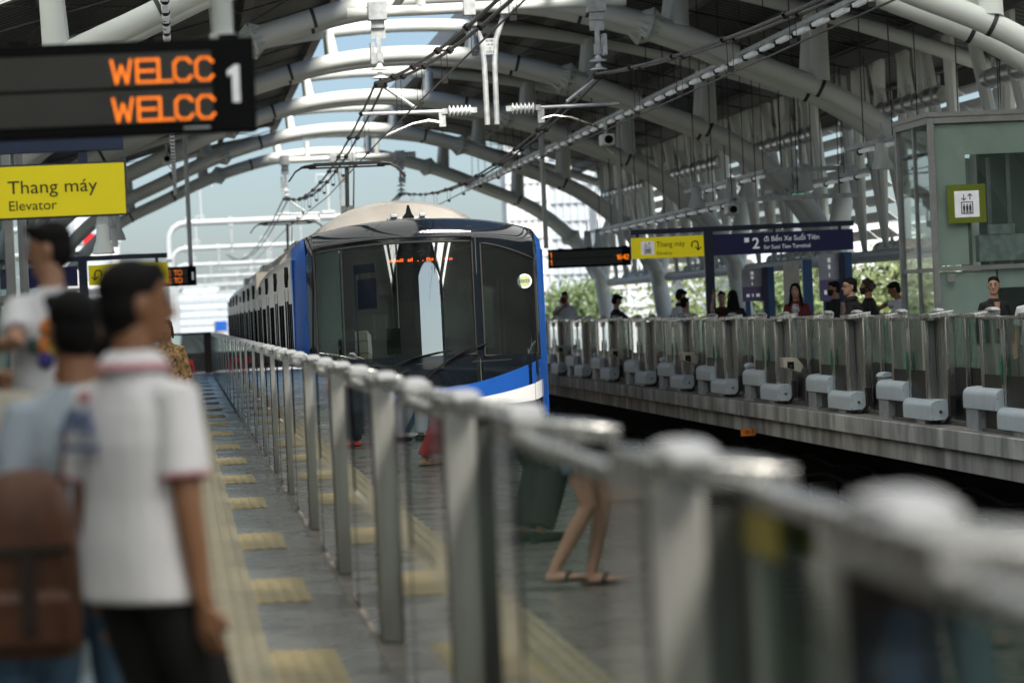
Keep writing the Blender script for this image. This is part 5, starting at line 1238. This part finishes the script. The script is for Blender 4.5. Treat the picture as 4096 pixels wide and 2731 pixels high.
E2 = person('boy in dark t-shirt looking down at his phone', p, R(-72), H, dict(m='cloth_navy', sleeve='short', fit=1.05), dict(m='denim_dark'), pitch=-24, hr=(.10,.36,1.24), hl=(-.10,.36,1.22), er=(1,-.3,-1), el=(-1,-.3,-1), hs=1.08, vox=.011, grip=1.0)
phone(E2['hand'][1]+Vector((.12,.0,.02)), 'dark phone held low by the boy in the dark t-shirt', R(60), R(-50))
p, H = stand(1562, 666, 68.5)
person('young man in white and black raglan shirt looking down', p, R(-60), H, dict(m='cloth_white', sleeve='short', fit=1.02, collar='cloth_black'), dict(m='cloth_black'), pitch=-24, skin='skin_light', vox=.011)
p, H = stand(1573, 684, 66.6)
person('short person in grey blue top in front of the raglan shirt', p, R(-12), H, dict(m='cloth_greyblue', sleeve='short', fit=1.1), dict(m='denim_dark'), yaw=-40, vox=.011)
p, H = stand(1683, 668, 65.5)
E3 = person('woman with long straight dark hair and black top holding up a phone', p, R(8), H, dict(sw=.88, m='cloth_black', sleeve='short', fit=1.02), dict(m='cloth_black'), hair=('hair_black', 'long'), hl=(-.30,.30,1.60), el=(-.8,0,-1), skin='skin_light', vox=.010, grip=1.2)
phone(E3['hand'][-1]+Vector((.02,.03,.12)), 'black phone raised by the long haired woman in black', R(8))
p, H = stand(1657, 671, 69.5)
E4 = person('girl in red with a red hair flower facing the phone', p, R(172), H, dict(m='cloth_red', sleeve='short'), dict(m='cloth_red', kind='skirt', len=.7), hair=('hair_black', 'tied'), skin='skin_light', vox=.011)
MB().ell(tuple((E4['obj'].matrix_world.inverted() if 0 else E4['M'].inverted()) @ (E4['head'] @ Vector((.02,.03,.125)))), .03,.03,.022,10,6).build('hair_flower', 'red_plastic', E4['obj'])
p, H = stand(1827, 652, 60)
F1 = person('long haired woman in dark red jacket over patterned top', p, R(160), H, dict(sw=.88, m='cloth_wine', sleeve='long', fit=1.05, name='jacket'), dict(m='cloth_black'), hair=('hair_black', 'long'), skin='skin_light', vox=.010, yaw=-4)
MB().loft([[Vector((w*math.cos(a_), .105+.03*math.sin(a_), z)) for a_ in [j*2*math.pi/14 for j in range(14)]] for z, w in ((.95,.07),(1.15,.075),(1.3,.07),(1.40,.04))]).build('lace_blouse', 'cloth_lace', F1['obj'])
p, H = stand(1916, 648, 61)
person('person in black t-shirt and black face mask with a shoulder strap', p, R(38), H, dict(m='cloth_black', sleeve='short', fit=1.1), dict(m='cloth_black'), mask='mask_black', yaw=48, skin='skin_mid', hl=(-.30,-.02,.9), vox=.010)
p, H = stand(1952, 640, 50.2)
G1 = person('young man with glasses and dark hooded jacket facing left', p, R(108), H, dict(m='cloth_black', sleeve='long', fit=1.16, name='jacket', collar='cloth_black'), dict(m='cloth_black'), glasses=True, yaw=-8, skin='skin_light', vox=.009)
MB().loft([[Vector((w*math.cos(a_), .128+.03*math.sin(a_), z)) for a_ in [j*2*math.pi/14 for j in range(14)]] for z, w in ((.9,.06),(1.15,.07),(1.32,.065),(1.41,.04))]).build('taupe_shirt', 'cloth_taupe', G1['obj'])
p, H = stand(1992, 643, 56.5)
person('person with curly brown hair, black face mask and dark backpack top', p, R(62), H, dict(m='cloth_black', sleeve='long', fit=1.12), dict(m='cloth_black'), hair=('hair_brown', 'curly'), mask='mask_black', yaw=14, vox=.010)
p, H = stand(2073, 645, 57.6); p.x += .04
K1 = person('photographer with ragged dark hair bending over a camera beside the lift', p, R(78), max(H, 1.58), dict(m='cloth_white', sleeve='short'), dict(m='denim_dark'), lean=14, pitch=-22, hl=(-.06,.46,1.22), hr=(.12,.42,1.30), er=(1,0,.2), el=(-.4,0,-1), skin='skin_tan', vox=.010, grip=1.1)
P = (K1['hand'][1]+K1['hand'][-1])/2+Vector((-.07,0,.01)); t = thing('camera', 'black camera with lens held by the photographer beside the lift', 'camera', P, R(90))
MB().box(-.07,.07,-.03,.03,-.05,.045).box(-.025,.025,-.03,.03,.045,.07).build('camera_body', 'black', t, bevel=.01); MB().lathe([(.036,.03),(.038,.10),(.042,.11),(.042,.13),(.03,.125)], (0,0,0), 16, 'y').build('camera_lens', 'black_gloss', t)
p, H = stand(2281, 637, 46)
L_ = person('smiling woman in black blazer with tied back hair in front of the lift', p, R(188), H, dict(sw=.88, m='cloth_black', sleeve='long', fit=1.04, name='blazer'), dict(m='cloth_black'), hair=('hair_black', 'tied'), skin='skin_light', yaw=-26, vox=.009)
MB().loft([[Vector((w*math.cos(a_), .107+.02*math.sin(a_), z)) for a_ in [j*2*math.pi/12 for j in range(12)]] for z, w in ((1.20,.008),(1.30,.028),(1.40,.045))]).build('neckline', 'skin_light', L_['obj'])
p, H = stand(2368, 655, 44.5)
person('person in white shirt partly cut off by the right edge', p, R(150), 1.60, dict(m='cloth_white', sleeve='short'), dict(m='denim_dark'), hl=(-.3,.2,1.1), vox=.011)

# ================================================================== TREES AND CITY
def tree(x, y, zt, r_, seed, lb, m_='leaf', n=6500):
    rnd = random.Random(seed); t = thing('tree', lb, 'tree', (x, y, -12), 0, 'trees beyond the station'); H = zt+12
    MB().tube([(0,0,0),(.1,0,H*.3),(-.1,.1,H*.6)], [.35,.28,.14], 8).tube([(-.02,.02,H*.42),(r_*.5,.2,H*.66)], [.14,.05], 6).tube([(0,0,H*.4),(-r_*.55,-.3,H*.64)], [.14,.05], 6).build('trunk', 'bark', t)
    b = MB(); cl = [(rnd.uniform(-.6,.6)*r_, rnd.uniform(-.6,.6)*r_, H*.66+rnd.uniform(-.16, .30)*H*.9, rnd.uniform(.28,.55)*r_) for _ in range(16)]
    cl = [(a, c_, min(z, H-q*.8), q) for a, c_, z, q in cl]
    for _ in range(n):
        a, c_, z, q = rnd.choice(cl); v = Vector((rnd.gauss(0,1), rnd.gauss(0,1), rnd.gauss(0,1))).normalized()*q*rnd.uniform(.55, 1.05)
        p = Vector((a, c_, z))+Vector((v.x, v.y, v.z*.8)); s_ = rnd.uniform(.09,.20)
        n1 = Vector((rnd.gauss(0,1), rnd.gauss(0,1), rnd.gauss(0,1))).normalized(); n2 = n1.orthogonal().normalized(); 
        b.add([p-n1*s_, p+n2*s_*.5, p+n1*s_, p-n2*s_*.5], [(0,1,2,3)])
    b.build('crown', m_, t, smooth=0)
spec = [(24,128,3.0,4.2),(20,118,2.2,3.6),(27,112,3.6,4.6),(22,104,2.9,4.0),(26,96,3.3,4.4),(21.5,90,2.3,3.4),(25,84,4.0,4.2),(22.5,76,3.4,4.0),(26,70,4.4,4.4),(21.5,66,2.6,3.2),(24,60,3.6,4.0),(20,136,2.2,3.8),(23,148,3.2,4.6),(19.5,165,3.0,4.6),(27,140,4.2,5.0),(17.5,185,2.8,4.6)]
for i, (x, y, zt, r_) in enumerate(spec):
    tree(x, y, zt, r_, 50+i, '%s green tree beyond the right railing, %s from the near end of the row' % (('pale', 'mid', 'dense')[i % 3], ORD[i]), 'leaf' if i % 3 else 'leaf_pale')
def tower(x, y, w, d, h, lb, m_='facade_white', fl=3.2, cols=6):
    t = thing('tower_block', lb, 'building', (x, y, -12))
    MB().box(0, w, 0, d, 0, h).build('wall', m_, t, smooth=0)
    n = min(28, int(h/fl)); g = []
    for k in range(n):
        MB().box(.3, w-.3, -.06, -.01, k*fl+1, k*fl+2.4).build('window_row', 'facade_glass_hazed', t, smooth=0)
        MB().box(-.06, -.01, .5, d-.5, k*fl+1, k*fl+2.4).build('window_row', 'facade_glass_hazed', t, smooth=0)
    b = MB()
    for k in range(n): b.box(-.4, w+.4, -.5, -.07, k*fl+.35, k*fl+.5)
    b.build('balcony_slabs', m_, t, smooth=0)
    MB().box(w*.2, w*.7, d*.2, d*.8, h, h+3).build('roof_house', m_, t)
    for q in range(cols+1): MB().box(w*q/cols-.25, w*q/cols+.25, -.3, -.065, 0, h-.5).build('facade_pier', m_, t, smooth=0)
tower(57.6, 620, 7, 12, 46, 'pale slender tower beyond the station right of the train')
tower(67, 640, 8, 14, 40, 'bluish glass tower just right of the slender pale tower', 'facade_grey')
tower(71, 600, 14, 14, 33, 'lower white block beyond the trees on the right')
tower(74, 520, 22, 16, 19, 'long grey block seen behind the right trees', 'facade_grey', cols=9)
tower(52, 330, 34, 16, 17.2, 'long pale building behind the trees at far right', cols=12)
tower(-22, 250, 17.6, 20, 24, 'white apartment block behind the left sign post', cols=7)
tower(-60, 420, 40, 20, 21, 'distant pale block beyond the left side of the line', cols=10)
tower(-5, 1500, 30, 20, 26, 'hazy block at the far end of the line', 'facade_grey', cols=8); tower(24, 1400, 24, 20, 20, 'hazy white block far down the line beside the tracks', cols=8)
t = thing('red_flag', 'red flag hanging in front of the white block at left', 'flag', at(192, 590, 200)); MB().tube([(0,0,-1.5),(0,0,1.6)], .03, 6).build('flag_pole', 'galvanised', t)
V = []; Fc = []
for i in range(9):
    for j in range(6): V.append((i*.12, .08*math.sin(i*.9+j*.3), 1.5-j*.16-i*.05))
for i in range(8):
    for j in range(5): Fc.append((i*6+j, (i+1)*6+j, (i+1)*6+j+1, i*6+j+1))
MB().add(V, Fc).build('flag_cloth', 'red_plastic', t)
